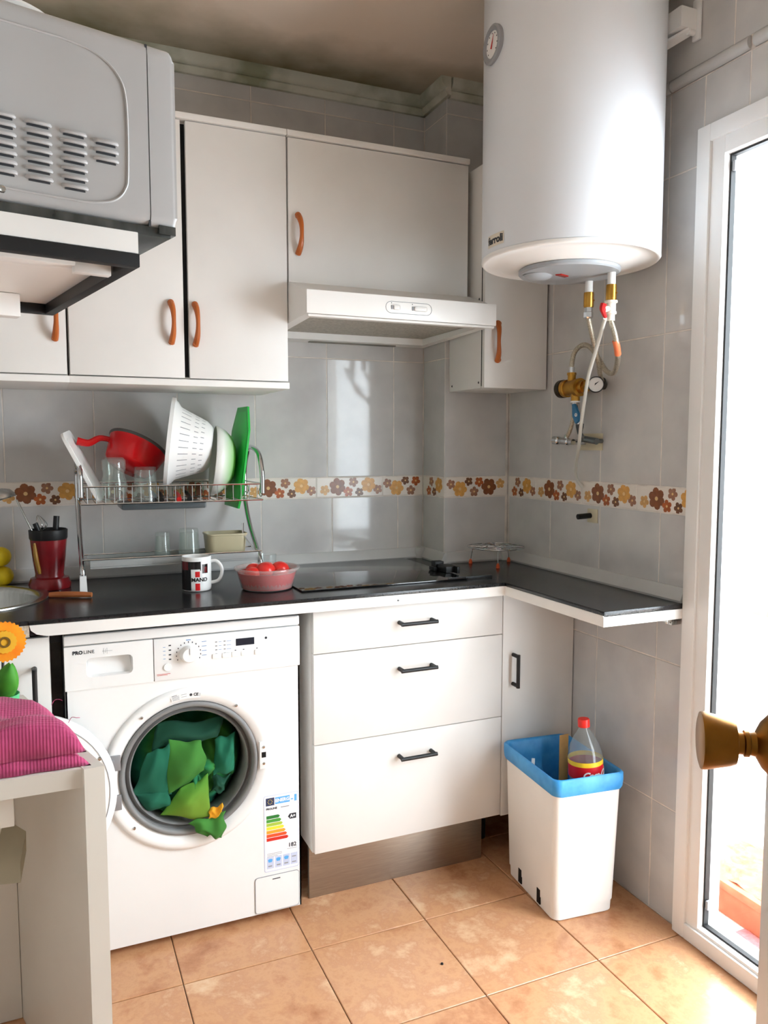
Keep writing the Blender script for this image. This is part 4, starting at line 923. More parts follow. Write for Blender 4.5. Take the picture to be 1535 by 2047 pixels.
# things thrown into the bin
bt = thing('cola_bottle', 'empty clear soda bottle with red cap and red label in the bin', 'bottle', (-0.158, -0.862, 0.240), math.radians(0))
bt.rotation_euler = (math.radians(-2), math.radians(-3), 0)
CLEAR = glass_mat('clear_bottle', (236, 240, 240), 0.10, 0.05)
b = B(); b.lathe([(0, .004), (.030, .0), (.046, .012), (.048, .05), (.0470, .14), (.0480, .146), (.0480, .204), (.0465, .210), (.041, .232), (.028, .258), (.017, .274), (.0135, .281), (.0135, .290)], (0, 0, 0), (0, 0, 1), 36); obj('body', b, CLEAR, bt, local=True, sharp=60)
b = B(); b.lathe([(.0140, .285), (.0165, .285), (.0165, .304), (.0150, .307), (0, .307)], (0, 0, 0), (0, 0, 1), 28); obj('cap', b, M('bright_red_cap', (222, 40, 30), 0.35, var=0.03), bt, local=True)
def lab(u, v, w): a = math.radians(-104)+u/.049; return ((.0490+w)*math.cos(a), (.0490+w)*math.sin(a), .175+v)
b = B(); b.lathe([(.0486, .147), (.0486, .183)], (0, 0, 0), (0, 0, 1), 48, 0); b.lathe([(.0487, .183), (.0487, .196)], (0, 0, 0), (0, 0, 1), 48, 1)
b.text('Coca-Cola', lambda u, v, w: lab(u+.020, v-.015, w+.0006), .025, 2, bold=.0008, shear=.35, space=.9)
obj('label_band', b, [M('label_red', (206, 22, 30), 0.4, var=0.02), M('label_yellow', (240, 196, 40), 0.4, var=0.03), PLASW], bt, local=True)
b = B(); b.box(-0.142, -0.110, -0.700, -0.697, 0.24, 0.440, .001); b.box(-0.138, -0.112, -0.6965, -0.694, 0.24, 0.436, .001)
single('cardboard_piece', b, M('brown_cardboard', (196, 152, 92), 0.9, var=0.06, scale=30), 'folded brown cardboard standing in the bin behind the bottle', 'cardboard', (-0.145, -0.697, 0.24))
b = B(); b.grid(lambda u, v: (-0.283+.062*u+.004*math.sin(9*v), -0.885+.16*v, 0.315+.028*noise.noise((u*5, v*5, 2))+.02*u), 10, 14, thick=.0015)
single('snack_wrapper', b, ramp_mat('wrapper_print', [(.35, (200, 36, 30)), (.48, (226, 190, 50)), (.6, (70, 140, 60)), (.75, (196, 40, 36))], 16, .3), 'crumpled red, yellow and green wrapper lying in the bin', 'wrapper', (-0.22, -0.80, 0.30))
b = B(); b.grid(lambda u, v: (-0.268+.11*u, -0.760+.10*v, 0.268+.03*noise.noise((u*4, v*4, 8))), 8, 8, thick=.0015)
single('paper_scrap', b, M('pale_paper', (206, 214, 214), 0.8, var=0.08, scale=20), 'pale crumpled paper lying deep in the bin', 'paper', (-0.21, -0.71, 0.26))
# ================================================================ OPEN ENTRANCE DOOR WITH ITS KNOB (right edge of the view)
az = math.radians(37); dv = Vector((math.sin(az), math.cos(az), 0)); ln = Vector((-math.cos(az), math.sin(az), 0))
Pk = Vector((-0.9165, -2.0915, 1.030)); F_ = Pk+dv*.034
door_2 = bpy.data.objects.new('door_2', None); COL.objects.link(door_2); door_2['kind'] = 'structure'; door_2['label'] = 'white entrance door standing open at the right edge, seen edge-on'
H_ = F_-dv*.76
b = B(); z0_ = .008
b.prism([(H_.x, H_.y, z0_), (F_.x, F_.y, z0_), (F_.x-ln.x*.036, F_.y-ln.y*.036, z0_), (H_.x-ln.x*.036, H_.y-ln.y*.036, z0_)], (0, 0, 2.03)); obj('door_leaf', b, M('door_paint', (226, 220, 214), 0.25, var=0.015), door_2)
b = B(); b.lathe([(0, 0), (.030, 0), (.029, .006), (.022, .013), (.0115, .019), (.0105, .024), (.0125, .025), (.0125, .029), (.0105, .030), (.0105, .035), (.0205, .037), (.0225, .042), (.0276, .065), (.0270, .0680), (.022, .0695), (0, .070)], Pk, ln, 40, slots=None); obj('door_knob', b, BRONZE, door_2, sharp=40)

# ================================================================ MICROWAVE ON ITS WALL SHELF
mw = thing('microwave', 'silver-grey microwave on the wall shelf at upper left, vents facing the camera', 'microwave', (-1.398, -1.450, 1.606), math.radians(14))
MWP = M('silver_paint', (186, 186, 186), 0.42, var=0.01, scale=10)
WD, HT, DP = .45, .258, .36        # across, height, front-to-back
b = B(); pr = rrect(0, WD, .012, HT, .016, 5)
b.prism([(-.001, y, z) for y, z in pr], (-DP, 0, 0)); case = obj('casing', b, MWP, mw, local=True)
b = B(); b.prism([(.0005, y, z) for y, z in rrect(.0, WD, .006, HT+.002, .022, 6)], (.038, 0, 0))
es = [e for e in b.bm.edges if all(v.co.x > .037 for v in e.verts)]; bmesh.ops.bevel(b.bm, geom=es, offset=.007, segments=3, affect='EDGES', profile=.5)
obj('front_door', b, MWP, mw, local=True)
b = B(); b.box(-.0022, .0008, .002, WD-.002, .012, HT-.004); obj('seam', b, PLASDG, mw, local=True)
b = B(); P0 = [(-.36, HT-.030), (-.16, HT-.030), (-.135, HT-.030), (-.11, HT-.030), (-.070, HT-.036), (-.042, HT-.056), (-.031, HT-.090), (-.031, .080), (-.035, .055), (-.050, .038), (-.078, .030), (-.11, .0285), (-.16, .0282), (-.36, .028)]
b.tube([(x, -.0002, z) for x, z in P0], .0018, 6, smooth=5); obj('pressed_bead', b, MWP, case, local=True)
for col, (x, n0, z0) in enumerate(((-.319, 7, .048), (-.275, 7, .048), (-.231, 7, .047), (-.187, 7, .046), (-.1445, 7, .045), (-.1005, 7, .043), (-.0590, 3, .086))):
    for k in range(n0):
        z = z0+.0113*k
        bb = B(); bb.tube([(x-.016, .0005, z+.002), (x-.012, -.0028, z+.002), (x+.010, -.0028, z+.002), (x+.014, .0005, z+.002)], .0026, 6, smooth=2); bb.box(x-.014, x+.012, -.0006, .001, z-.0028, z+.0012, slot=1)
        obj('vent_louvre', bb, [MWP, PLASDG], case, local=True)
b = B(); b.lathe([(0, .003), (.004, .002), (.005, 0), (0, 0)], (-.19, 0, .026), (0, -1, 0), 10); obj('screw', b, STEEL, mw, local=True)
b = B(); b.box(-DP, .030, .004, WD-.004, .0, .0125, .001); b.box(.012, .036, .001, .030, .004, .016); obj('base_plate', b, M('dark_base_steel', (58, 62, 62), 0.25, metal=0.7, c2=(110, 114, 112), scale=14, stretch=(3, .4, 1)), mw, local=True)
# something white lying on top of the microwave
b = B(); b.tube([(-.30, .05, HT+.006), (-.20, .03, HT+.012), (-.12, .05, HT+.012), (-.09, .12, HT+.010), (-.14, .20, HT+.008)], .006, 8, smooth=6)
b.xform(Matrix.Translation((-1.398, -1.450, 1.606)) @ Matrix.Rotation(math.radians(14), 4, 'Z'))
single('white_cable', b, PLASW, 'white cable lying coiled on top of the microwave', 'cable', (-1.55, -1.42, 1.864))
sh = thing('wall_shelf', 'white wall shelf board with black edging that carries the microwave', 'shelf', (-1.417, -1.462, 1.558), math.radians(12))
b = B(); b.box(-.88, 0, 0, .50, .018, .047, .0015); obj('board', b, LAMB, sh, local=True)
b = B(); b.box(-.88, .001, -.001, .016, 0, .0178, .001); obj('edge_rail', b, BLACK, sh, local=True)
b = B(); b.box(-.016, .001, .0165, .4835, 0, .0178, .001); obj('edge_rail', b, BLACK, sh, local=True)
b = B(); b.box(-.88, .001, .484, .501, 0, .0178, .001); obj('edge_rail', b, BLACK, sh, local=True)
b = B(); b.box(-.07, -.020, .06, .075, -.004, .0175, .001); b.box(-.80, -.075, .40, .43, -.022, .0175, .003); b.box(-.80, -.050, .06, .09, .004, .0175, .002); obj('support_arm', b, PLASW, sh, local=True)

# ================================================================ FOREGROUND TABLE, TOWEL, FELT FLOWER
tb = thing('side_table', 'white table with a solid end panel in the left foreground', 'table', (-1.75, -0.92, 0))
TZ = .752
TBM = M('table_laminate', (226, 222, 212), 0.4, var=0.012, scale=5)
b = B(); b.prism([(-2.30, -1.180, TZ-.034), (-1.5015, -1.180, TZ-.034), (-1.6360, -.700, TZ-.034), (-2.30, -.700, TZ-.034)], (0, 0, .034)); obj('table_top', b, TBM, tb)
na = Vector((-1.500, -1.188, 0)); fa_ = Vector((-1.6370, -.698, 0)); th_ = Vector((.034, .004, 0))
b = B(); b.prism([na, na+th_, fa_+th_*.9, fa_], (0, 0, TZ+.001)); obj('end_panel', b, TBM, tb)
b = B(); b.box(-2.258, -1.6335, -.716, -.701, .002, TZ-.036, .001); obj('back_panel', b, TBM, tb)
b = B(); b.box(-2.255, -1.614, -1.150, -1.125, TZ-.096, TZ-.0345, .001); obj('apron', b, TBM, tb)
b = B(); b.prism([(-1.64, -.98, .560), (-1.602, -1.0, .535), (-1.612, -1.05, .50), (-1.66, -1.04, .50)], (0, .02, .03)); obj('hinge_block', b, M('pale_wood', (180, 172, 148), 0.6, var=0.06), tb)
b = B(); b.box(-2.29, -2.26, -1.17, -.67, 0, TZ-.035, .001); obj('end_panel', b, TBM, tb)
TOW = M('magenta_towel', (178, 68, 110), 0.95, var=0.10, scale=14)
nt = TOW.node_tree; n_, L_ = nt.nodes, nt.links; pb = n_['Principled BSDF']; tc = [x for x in n_ if x.type == 'TEX_COORD'][0]
w1 = n_.new('ShaderNodeTexWave'); w1.inputs['Scale'].default_value = 58; w1.bands_direction = 'X'; w2 = n_.new('ShaderNodeTexWave'); w2.inputs['Scale'].default_value = 58; w2.bands_direction = 'Y'
for w_ in (w1, w2): L_.new(tc.outputs['Object'], w_.inputs[0]); w_.inputs['Distortion'].default_value = 0.6
ml = n_.new('ShaderNodeMath'); ml.operation = 'ADD'; L_.new(w1.outputs[1], ml.inputs[0]); L_.new(w2.outputs[1], ml.inputs[1])
bp = n_.new('ShaderNodeBump'); bp.inputs['Strength'].default_value = 0.32; bp.inputs['Distance'].default_value = 0.003; L_.new(ml.outputs[0], bp.inputs['Height']); L_.new(bp.outputs[0], pb.inputs['Normal'])
pb.inputs['Sheen Weight'].default_value = 0.15
def towel(lift, x_in, y_in, base, amp, seed):
    bb = B()
    def f(u, v):
        yy_ = -1.172+y_in+(.272-2*y_in)*v
        xr = -1.486-.075*v-x_in+.008*noise.noise((v*7, seed, 2)); xl = -1.90
        x = xl+(xr-xl)*u
        edge = min(1.0, min((1-u)*9, v*14, (1-v)*9)); e2 = math.sin(edge*PI/2)**.7 if edge > 0 else 0
        h = base+amp*(.5+.6*noise.noise((u*3.2+seed, v*2.6, seed))+.45*ridge(v*1.7+u*.8+seed*.37))
        return (x, yy_+.004*noise.noise((u*9, v*3, seed)), TZ+lift+h*e2)
    bb.grid(f, 40, 40); g0 = len(bb.bm.faces)
    def f2(u, v):
        yy_ = -1.172+y_in+(.272-2*y_in)*v; xr = -1.486-.075*v-x_in+.008*noise.noise((v*7, seed, 2)); return (-1.90+(xr+1.90)*u, yy_+.004*noise.noise((u*9, v*3, seed)), TZ+lift)
    bb.grid(f2, 40, 40); bmesh.ops.remove_doubles(bb.bm, verts=bb.bm.verts, dist=.0003); return bb
tw = thing('towel', 'crumpled magenta waffle towel folded on the white table', 'towel', (-1.70, -1.02, TZ))
obj('lower_fold', towel(.0012, .004, .0, .022, .004, 1.7), TOW, tw, sharp=180)
obj('upper_fold', towel(.0235, .006, .008, .010, .050, 4.2), TOW, tw, sharp=180)
for (x, y, s_) in ((-1.548, -.94, 1), (-1.520, -1.06, -1)):
    b = B(); b.tube([(x, y, TZ+.045), (x+.006, y+.004, TZ+.053), (x+.014, y+.004*s_, TZ+.054), (x+.020, y, TZ+.052)], .0006, 5)
    obj('loose_thread', b, TOW, tw)
fw = thing('toy_flower', 'orange felt flower with green leaves in a small green pot behind the towel', 'ornament', (-1.635, -0.865, TZ))
fc = Vector((-1.632, -0.870, 0.9185)); fn_ = Vector((.15, -.98, .08)).normalized(); fu = Vector((1, .15, 0)).normalized(); fv = fn_.cross(fu)*-1
def gear(b, c, r, n, amp, th, slot): b.prism([c+(fu*math.cos(2*PI*k/(n*4))+fv*math.sin(2*PI*k/(n*4)))*(r+amp*math.cos(2*PI*k/4)) for k in range(n*4)], fn_*th, slot)
b = B(); gear(b, fc, .0400, 30, .0016, .007, 0); obj('petals', b, M('orange_felt', (238, 128, 10), 0.8, c2=(248, 166, 24), scale=30), fw)
b = B(); gear(b, fc+fn_*.0072, .0225, 18, .0010, .004, 0); obj('inner_petals', b, M('yellow_felt', (232, 176, 40), 0.8, var=0.05), fw)
b = B(); b.lathe([(.0070, 0), (.0070, .002), (.0110, .002), (.0110, 0)], fc+fn_*.0114, fn_, 24, close=True); obj('eye_ring', b, M('umber_felt', (112, 82, 14), 0.8, var=0.05), fw)
b = B(); b.tube([fc-fn_*-.001, fc+Vector((-.004, .006, -.05)), Vector((-1.637, -.862, TZ+.055))], .0028, 8); obj('stem', b, PLASDG, fw)
LEAF = M('leaf_green', (52, 132, 34), 0.6, c2=(78, 160, 40), scale=20)
for (tip, root, wd, lv) in (((-1.620, -.905, TZ+.128), (-1.640, -.885, TZ+.050), .024, .010), ((-1.690, -.880, TZ+.125), (-1.645, -.870, TZ+.050), .020, .006)):
    tip, root = Vector(tip), Vector(root); b = B(); ax_l = tip-root; sd_ = ax_l.cross(Vector((0, 1, 0))).normalized()
    b.grid(lambda u, v: root+ax_l*v+sd_*((u-.5)*2*wd*(math.sin(PI*min(1, v*.80+.18))**.7))+Vector((0, -.010*math.sin(PI*v)+.012*(2*u-1)**2, 0)), 8, 12, thick=.0012); obj('leaf', b, LEAF, fw, sharp=180)
b = B(); b.lathe([(0, TZ+.001), (.024, TZ+.001), (.030, TZ+.056), (.0285, TZ+.056), (.027, TZ+.045), (0, TZ+.045)], (-1.637, -.862, 0), (0, 0, 1), 32); obj('pot', b, M('mint_pot', (88, 190, 128), 0.5, var=0.03), fw, sharp=40)

# ================================================================ DISH RACK
RXL, RXR, RYB, RYF, RZ0, RZ1 = -1.455, -0.943, -0.055, -0.292, 1.150, 1.198
rk = thing('dish_rack', 'chrome two-tier dish rack standing against the tiled wall', 'dish rack', (-1.2, -0.18, ZC+.0004))
for x in (RXL, RXR):
    b = B(); zt_ = 1.300 if x == RXR else 1.262
    b.tube([(x, RYF, RZ0+.020), (x, RYF+.004, 1.235), (x, RYF+.045, zt_-.010), (x, (RYF+RYB)/2+.035, zt_+.008), (x, RYB-.045, zt_-.018), (x, RYB-.012, 1.235), (x, RYB-.010, 1.180), (x, RYB-.015, 1.130), (x, RYB-.070, 1.060), (x, RYB-.150, 1.000), (x, RYB-.195, 0.965), (x, RYB-.200, 0.942)], .0075, 12, smooth=6)
    obj('side_frame', b, CHROME, rk, sharp=80)
    b = B(); b.prism([(x-.009, RYB-.210, ZC+.001), (x+.011, RYB-.210, ZC+.001), (x+.009, RYB-.210, .946), (x-.008, RYB-.210, .946)], (0, .020, 0)); obj('foot', b, PLASW, rk)
def wire(b, a, c, r=.0017): b.cyl(a, c, r, 6)
b = B()
for z in (RZ0, RZ1): wire(b, (RXL, RYF, z), (RXR, RYF, z), .0024); wire(b, (RXL, RYB-.012, z), (RXR, RYB-.012, z), .0024)
for x in (RXL, RXR):
    for z in (RZ0, RZ1): wire(b, (x, RYF, z), (x, RYB-.012, z), .0024)
obj('basket_rim', b, CHROME, rk)
for k in range(21):
    x = RXL+.017+(RXR-RXL-.034)*k/20
    b = B(); wire(b, (x, RYF, RZ1), (x, RYF, RZ0), .0014); wire(b, (x, RYF, RZ0), (x, RYB-.012, RZ0), .0014); wire(b, (x, RYB-.012, RZ0), (x, RYB-.012, RZ1), .0014); obj('basket_wire', b, CHROME, rk)
b = B(); b.box(-1.345, -1.105, RYF+.030, RYB-.05, RZ0-.022, RZ0-.004, .006); obj('cutlery_tray', b, M('smoke_tray', (72, 80, 84), 0.3, var=0.05), rk)
b = B(); LZ = .992
for y in (RYF+.02, RYB-.10): wire(b, (RXL, y, LZ), (RXR, y, LZ), .0020)
for x in (RXL+.004, RXR-.004): wire(b, (x, RYF+.02, LZ), (x, RYB-.10, LZ), .0020)
wire(b, (RXR-.02, RYF+.02, LZ), (RXR-.05, RYF+.05, LZ+.05), .002); wire(b, (RXR-.05, RYF+.05, LZ+.03), (RXR-.05, RYF+.05, LZ+.085), .003); obj('lower_rim', b, CHROME, rk)
b = B(); b.box(RXL+.02, RXR-.01, RYF+.022, RYB-.03, .965, .9705, .002); b.box(RXL+.02, RXR-.01, RYF+.022, RYF+.026, .9705, .990, .001); b.box(RXL+.02, RXR-.01, RYB-.034, RYB-.03, .9705, .985, .001); obj('drip_tray', b, glass_mat('smoky_tray', (206, 208, 206), 0.55, 0.15), rk)
for k in range(2):
    b = B(); x = RXR+.002; yv = RYF+.03 if k == 0 else RYB-.03
    b.tube([(x, yv+.018*math.cos(2*PI*i/18), 1.172+.014*math.sin(2*PI*i/18)) for i in range(18)], .0016, 6, smooth=0, close=True); obj('end_curl', b, CHROME, rk)
# items on the upper tier
IT = RZ0+.002
def placed(o, loc, rot): o.location = loc; o.rotation_euler = rot; return o
def plate_like(name, b, mats, label, cat, loc, rot, sharp=45):
    o = bpy.data.objects.new(name, b.mesh(name, mats, sharp)); COL.objects.link(o); o.location = loc; o.rotation_euler = rot; o['label'] = label; o['category'] = cat; return o
b = B(); b.prism([(u, -.0035, v) for u, v in rrect(-.09, .09, 0, .215, .03, 6)], (0, .007, 0)); b.prism([(u, -.0050, v) for u, v in rrect(-.072, .072, .018, .197, .024, 6)], (0, .0016, 0))
plate_like('serving_plate', b, PLASW, 'white flat plate leaning at the left end of the dish rack', 'plate', (-1.392, -0.17, IT+.006), (Matrix.Rotation(math.radians(-26), 3, 'Y') @ Matrix.Rotation(math.radians(80), 3, 'Z')).to_euler())
JAR = glass_mat('jar_glass', (246, 250, 248), 0.05, 0.04)
b = B(); b.lathe([(.0310, 0), (.0345, .004), (.0345, .060), (.0300, .072), (.0290, .082), (.0330, .094), (.0330, .118), (.026, .127), (0, .128), (0, .125), (.025, .123), (.0300, .116), (.0300, .096), (.0265, .083), (.0275, .070), (.0320, .058), (.0320, .004)], (0, 0, 0), (0, 0, 1), 32)
plate_like('glass_jar', b, JAR, 'clear glass jar upside down in the dish rack next to the white plate', 'jar', (-1.362, -0.235, IT), (0, 0, 0), 60)
b = B(); b.lathe([(.0360, 0), (.0300, .098), (.028, .100), (0, .100), (0, .090), (.0270, .090), (.0330, 0)], (0, 0, 0), (0, 0, 1), 32)
plate_like('drinking_glass', b, JAR, 'clear tumbler upside down in the upper dish rack in front of the red pan', 'glass', (-1.276, -0.235, IT), (0, 0, 0), 60)
# red pan, bottom towards the camera
REDP = M('red_enamel', (196, 8, 18), 0.18, var=0.05); DGR = M('pan_lining', (70, 68, 66), 0.5, var=0.05)
pn = thing('red_saucepan', 'glossy red pan with dark rim tipped up in the dish rack', 'pan', (-1.282, -0.135, 1.310))
pax = Vector((.46, .30, .83)).normalized()      # opening looks up, right and away
b = B(); b.lathe([(0, -.078), (.062, -.076), (.073, -.066), (.088, -.004)], (0, 0, 0), pax, 48, 0); b.lathe([(.088, -.004), (.092, .0), (.092, .004), (.086, .003), (.070, -.062), (0, -.068)], (0, 0, 0), pax, 48, 1); obj('pan_body', b, [REDP, DGR], pn, local=True, sharp=50)
hdir = (Vector((-1, -.15, -.05))-pax*Vector((-1, -.15, -.05)).dot(pax)).normalized(); h0 = hdir*.080-pax*.022
b = B(); b.tube([h0, h0+Vector((-.030, 0, .004)), h0+Vector((-.060, 0, -.010)), h0+Vector((-.092, 0, -.004))], .010, 10, radii=lambda t: .008+.004*t); obj('handle', b, REDP, pn, local=True)
# colander
CW = M('white_colander', (240, 240, 238), 0.35, var=0.008)
cl = thing('colander', 'white plastic colander with rows of slots on its side in the dish rack', 'colander', (-1.200, -0.165, 1.322))
def cr(h): return .124-.46*h+0.4*h*h-4.0*max(0, h-.10)**2 if h < .128 else .04
b = B(); b.lathe([(.136, .001), (.136, .012), (.128, .014), (.124, .020)]+[(cr(h/100.0), h/100.0) for h in (3, 5, 7, 9, 11)]+[(.066, .124), (.058, .130), (0, .131), (0, .128), (.056, .127), (.064, .121)]+[(cr(h/100.0)-.003, h/100.0) for h in (11, 9, 7, 5, 3)]+[(.120, .016), (.124, .001)], (0, 0, 0), (0, 0, 1), 64); obj('bowl', b, CW, cl, local=True, sharp=60)
for row, (h0, h1, n_s) in enumerate(((.034, .062, 34), (.074, .086, 34), (.094, .104, 30))):
    for k in range(n_s):
        a = 2*PI*k/n_s; r0, r1 = cr(h0)+.0004, cr(h1)+.0004
        bb = B(); t2 = Vector((-math.sin(a), math.cos(a), 0))*.0013; rd = Vector((math.cos(a), math.sin(a), 0))
        p0, p1 = rd*r0+Vector((0, 0, h0)), rd*r1+Vector((0, 0, h1)); bb.poly([p0-t2, p0+t2, p1+t2*.8, p1-t2*.8]); obj('slot', bb, PLASG, cl, local=True)
cl.rotation_euler = (0, math.radians(97), math.radians(-10))
bw = thing('bowl', 'white bowl fading to green, on its side next to the colander', 'bowl', (-1.066, -0.165, 1.266))
GRB = M('white_green_bowl', (226, 230, 222), 0.3)
nt = GRB.node_tree; tc = [x for x in nt.nodes if x.type == 'TEX_COORD'][0]; sp = nt.nodes.new('ShaderNodeSeparateXYZ'); nt.links.new(tc.outputs['Object'], sp.inputs[0]); rp = nt.nodes.new('ShaderNodeValToRGB'); mrp = nt.nodes.new('ShaderNodeMapRange'); mrp.inputs[1].default_value = .020; mrp.inputs[2].default_value = .062
nt.links.new(sp.outputs[2], mrp.inputs[0]); nt.links.new(mrp.outputs[0], rp.inputs[0]); rp.color_ramp.elements[0].color = rgb((232, 234, 228)); rp.color_ramp.elements[1].color = rgb((112, 186, 70)); nt.links.new(rp.outputs[0], nt.nodes['Principled BSDF'].inputs['Base Color'])
b = B(); b.lathe([(.106, 0), (.108, .002), (.098, .028), (.080, .050), (.052, .064), (0, .066), (0, .063), (.050, .061), (.078, .047), (.095, .026), (.104, 0)], (0, 0, 0), (0, 0, 1), 56); obj('shell', b, GRB, bw, local=True, sharp=70)
bw.rotation_euler = (0, math.radians(96), math.radians(-6))
b = B(); pts = [(-.078, .0), (.085, .0), (.1, .05), (.1, .24), (.06, .312), (-.055, .312), (-.098, .24), (-.098, .05)]
b.prism([(u, -.003, v) for u, v in pts], (0, .006, 0)); b.prism([(u*.86, -.0034, .016+v*.90) for u, v in pts], (0, .0068, 0), 1)
plate_like('cutting_board', b, [M('green_board', (30, 176, 66), 0.35, var=0.05), M('green_board_face', (44, 196, 80), 0.4, var=0.05)], 'bright green plastic cutting board standing at the right end of the dish rack', 'cutting board', (-1.009, -0.170, 1.122), (Matrix.Rotation(math.radians(7.5), 3, 'Y') @ Matrix.Rotation(math.radians(92), 3, 'Z')).to_euler())
# cutlery in the basket
for k, (x, c) in enumerate(((-1.255, 'black'), (-1.235, 'black'), (-1.185, 'red'), (-1.155, 'black'))):
    b = B(); b.tube([(x, RYF+.030, IT+.003), (x+.010, RYF+.10, IT+.010), (x+.012, RYF+.18, IT+.018)], .006, 8, radii=lambda t: .0075-.003*t)
    single('knife_handle', b, BLACK if c == 'black' else RED, ['black cutlery handle lying at the left of the rack basket', 'black cutlery handle beside it in the rack basket, second from left', 'red cutlery handle lying in the rack basket under the colander', 'rightmost black cutlery handle in the rack basket'][k], 'cutlery', (x, RYF+.10, IT), group='cutlery in the rack basket')
# items on the lower tier
for (x, y, r0, h, lb) in ((-1.228, -.205, .024, .082, 'small clear shot glass on the lower tier of the dish rack'), (-1.150, -.205, .033, .090, 'clear upturned glass with thick base on the lower rack tier')):
    b = B(); b.lathe([(r0, 0), (r0*.86, h-.006), (r0*.82, h), (0, h), (0, h-.012), (r0*.78, h-.012), (r0-.003, 0)], (x, y, .9725), (0, 0, 1), 28); single('drinking_glass', b, JAR, lb, 'glass', (x, y, .9725), sharp=60)
b = B(); loft(b, [[(-1.040+px*s_, -.200+py*s_, z) for px, py in rrect(-.060, .060, -.05, .05, .02)] for s_, z in ((.88, .973), (.90, .9745), (1.0, 1.040), (1.04, 1.041), (1.04, 1.046), (.98, 1.046), (.88, .978))], cap0=True, cap1=True)
single('plastic_tub', b, M('milky_yellow_plastic', (178, 170, 140), 0.35, var=0.03), 'milky beige plastic tub on the right of the lower rack tier', 'tub', (-1.04, -.2, .973))
# ================================================================ THINGS ON THE WORKTOP
CZ = ZC+.0007
ut = thing('utensil_pot', 'dark red utensil pot with black rim beside the dish rack', 'pot', (-1.540, -0.135, CZ))
MAR = M('maroon_ceramic', (104, 14, 22), 0.25, c2=(128, 24, 28), scale=12)
b = B(); b.lathe([(0, 0), (.056, 0), (.058, .012), (.052, .030), (.040, .034), (.0385, .042), (.044, .080), (.050, .142)], (-1.540, -.135, CZ), (0, 0, 1), 40, 0); b.lathe([(.050, .142), (.052, .146), (.053, .170), (.050, .172), (.046, .145), (.036, .045), (0, .040)], (-1.540, -.135, CZ), (0, 0, 1), 40, 1); obj('pot_body', b, [MAR, BLACK], ut, sharp=50)
b = B(); b.tube([(-1.5775, -.1680, CZ+.136), (-1.5735, -.1665, CZ+.090), (-1.5660, -.1670, CZ+.046)], .006, 10, radii=lambda t: .004+.003*math.sin(PI*t)); obj('yellow_stripe', b, M('ochre_glaze', (150, 110, 36), 0.3, var=0.1), ut)
def rod(name, label, cat, pts_, r, mats, extra=None, grp='utensils in the dark red pot'):
    bb = B(); bb.tube(pts_, r, 8)
    if extra: extra(bb)
    return single(name, bb, mats, label, cat, pts_[0], group=grp, sharp=60)
rod('spatula_handle', 'thick black utensil handle standing upright in the dark red pot', 'utensil', [(-1.525, -.130, CZ+.06), (-1.520, -.125, CZ+.16), (-1.516, -.122, CZ+.208)], .0085, BLACK)
rod('spoon_handle', 'black utensil handle leaning left in the dark red pot', 'utensil', [(-1.545, -.140, CZ+.06), (-1.562, -.140, CZ+.15), (-1.574, -.140, CZ+.190)], .0075, BLACK)
def whisk(bb):
    for k in range(4):
        a = PI*k/4; bb.tube([(-1.556, -.128, CZ+.165), (-1.556+.014*math.cos(a), -.128+.014*math.sin(a), CZ+.185), (-1.566, -.128, CZ+.212), (-1.556-.014*math.cos(a), -.128-.014*math.sin(a), CZ+.185), (-1.556, -.128, CZ+.165)], .0010, 6)
rod('whisk', 'steel whisk head standing in the dark red pot', 'utensil', [(-1.548, -.128, CZ+.06), (-1.556, -.128, CZ+.166)], .004, STEEL, whisk)
def ladle(bb): bb.lathe([(.046, .0), (.045, -.008), (.036, -.022), (.018, -.030), (0, -.032), (0, -.029), (.034, -.020), (.044, 0)], (-1.665, -.115, CZ+.258), Vector((.30, -.1, -1)).normalized(), 32)
rod('ladle', 'steel ladle with its bowl turned down, leaning out of the dark red pot', 'utensil', [(-1.545, -.150, CZ+.06), (-1.578, -.145, CZ+.155), (-1.606, -.135, CZ+.225), (-1.620, -.126, CZ+.258)], .0028, STEEL, ladle)
LEM = M('lemon_skin', (228, 200, 24), 0.45, var=0.06, scale=30, bump=0.3, bscale=120)
for (x, y, z, lb) in ((-1.668, -.052, CZ+.0295, 'lower yellow lemon behind the sink'), (-1.672, -.060, CZ+.088, 'upper yellow lemon lying on top of the other one')):
    b = B(); b.ball((x, y, z), .029, (1.05, 1, 1), 20); single('lemon', b, LEM, lb, 'lemon', (x, y, z-.029), group='lemons behind the sink', sharp=180)
b = B(); b.tube([(-1.543, -.300, CZ+.0075), (-1.49, -.322, CZ+.0085), (-1.437, -.345, CZ+.0075)], .0075, 10, radii=lambda t: .0066+.0018*math.sin(PI*t)); single('wooden_stick', b, M('reddish_wood', (150, 84, 40), 0.5, c2=(176, 104, 56), scale=20), 'short reddish wooden handle lying on the worktop by the sink', 'utensil', (-1.49, -.32, CZ))
mg = thing('mug', 'white mug with black and red block print on the worktop', 'mug', (-1.152, -0.338, CZ))
MX, MY, MR, MH = -1.152, -0.338, .0415, .098
b = B(); b.lathe([(0, 0), (.038, 0), (.0405, .003), (MR, .010), (MR, MH-.002), (.0405, MH), (.0385, MH-.001), (.0380, .012), (0, .008)], (MX, MY, CZ), (0, 0, 1), 48); mb = obj('cup', b, M('mug_ceramic', (238, 238, 236), 0.15, var=0.006), mg, sharp=60)
b = B(); hd = Vector((.93, -.36, 0)).normalized(); o_ = Vector((MX, MY, CZ))
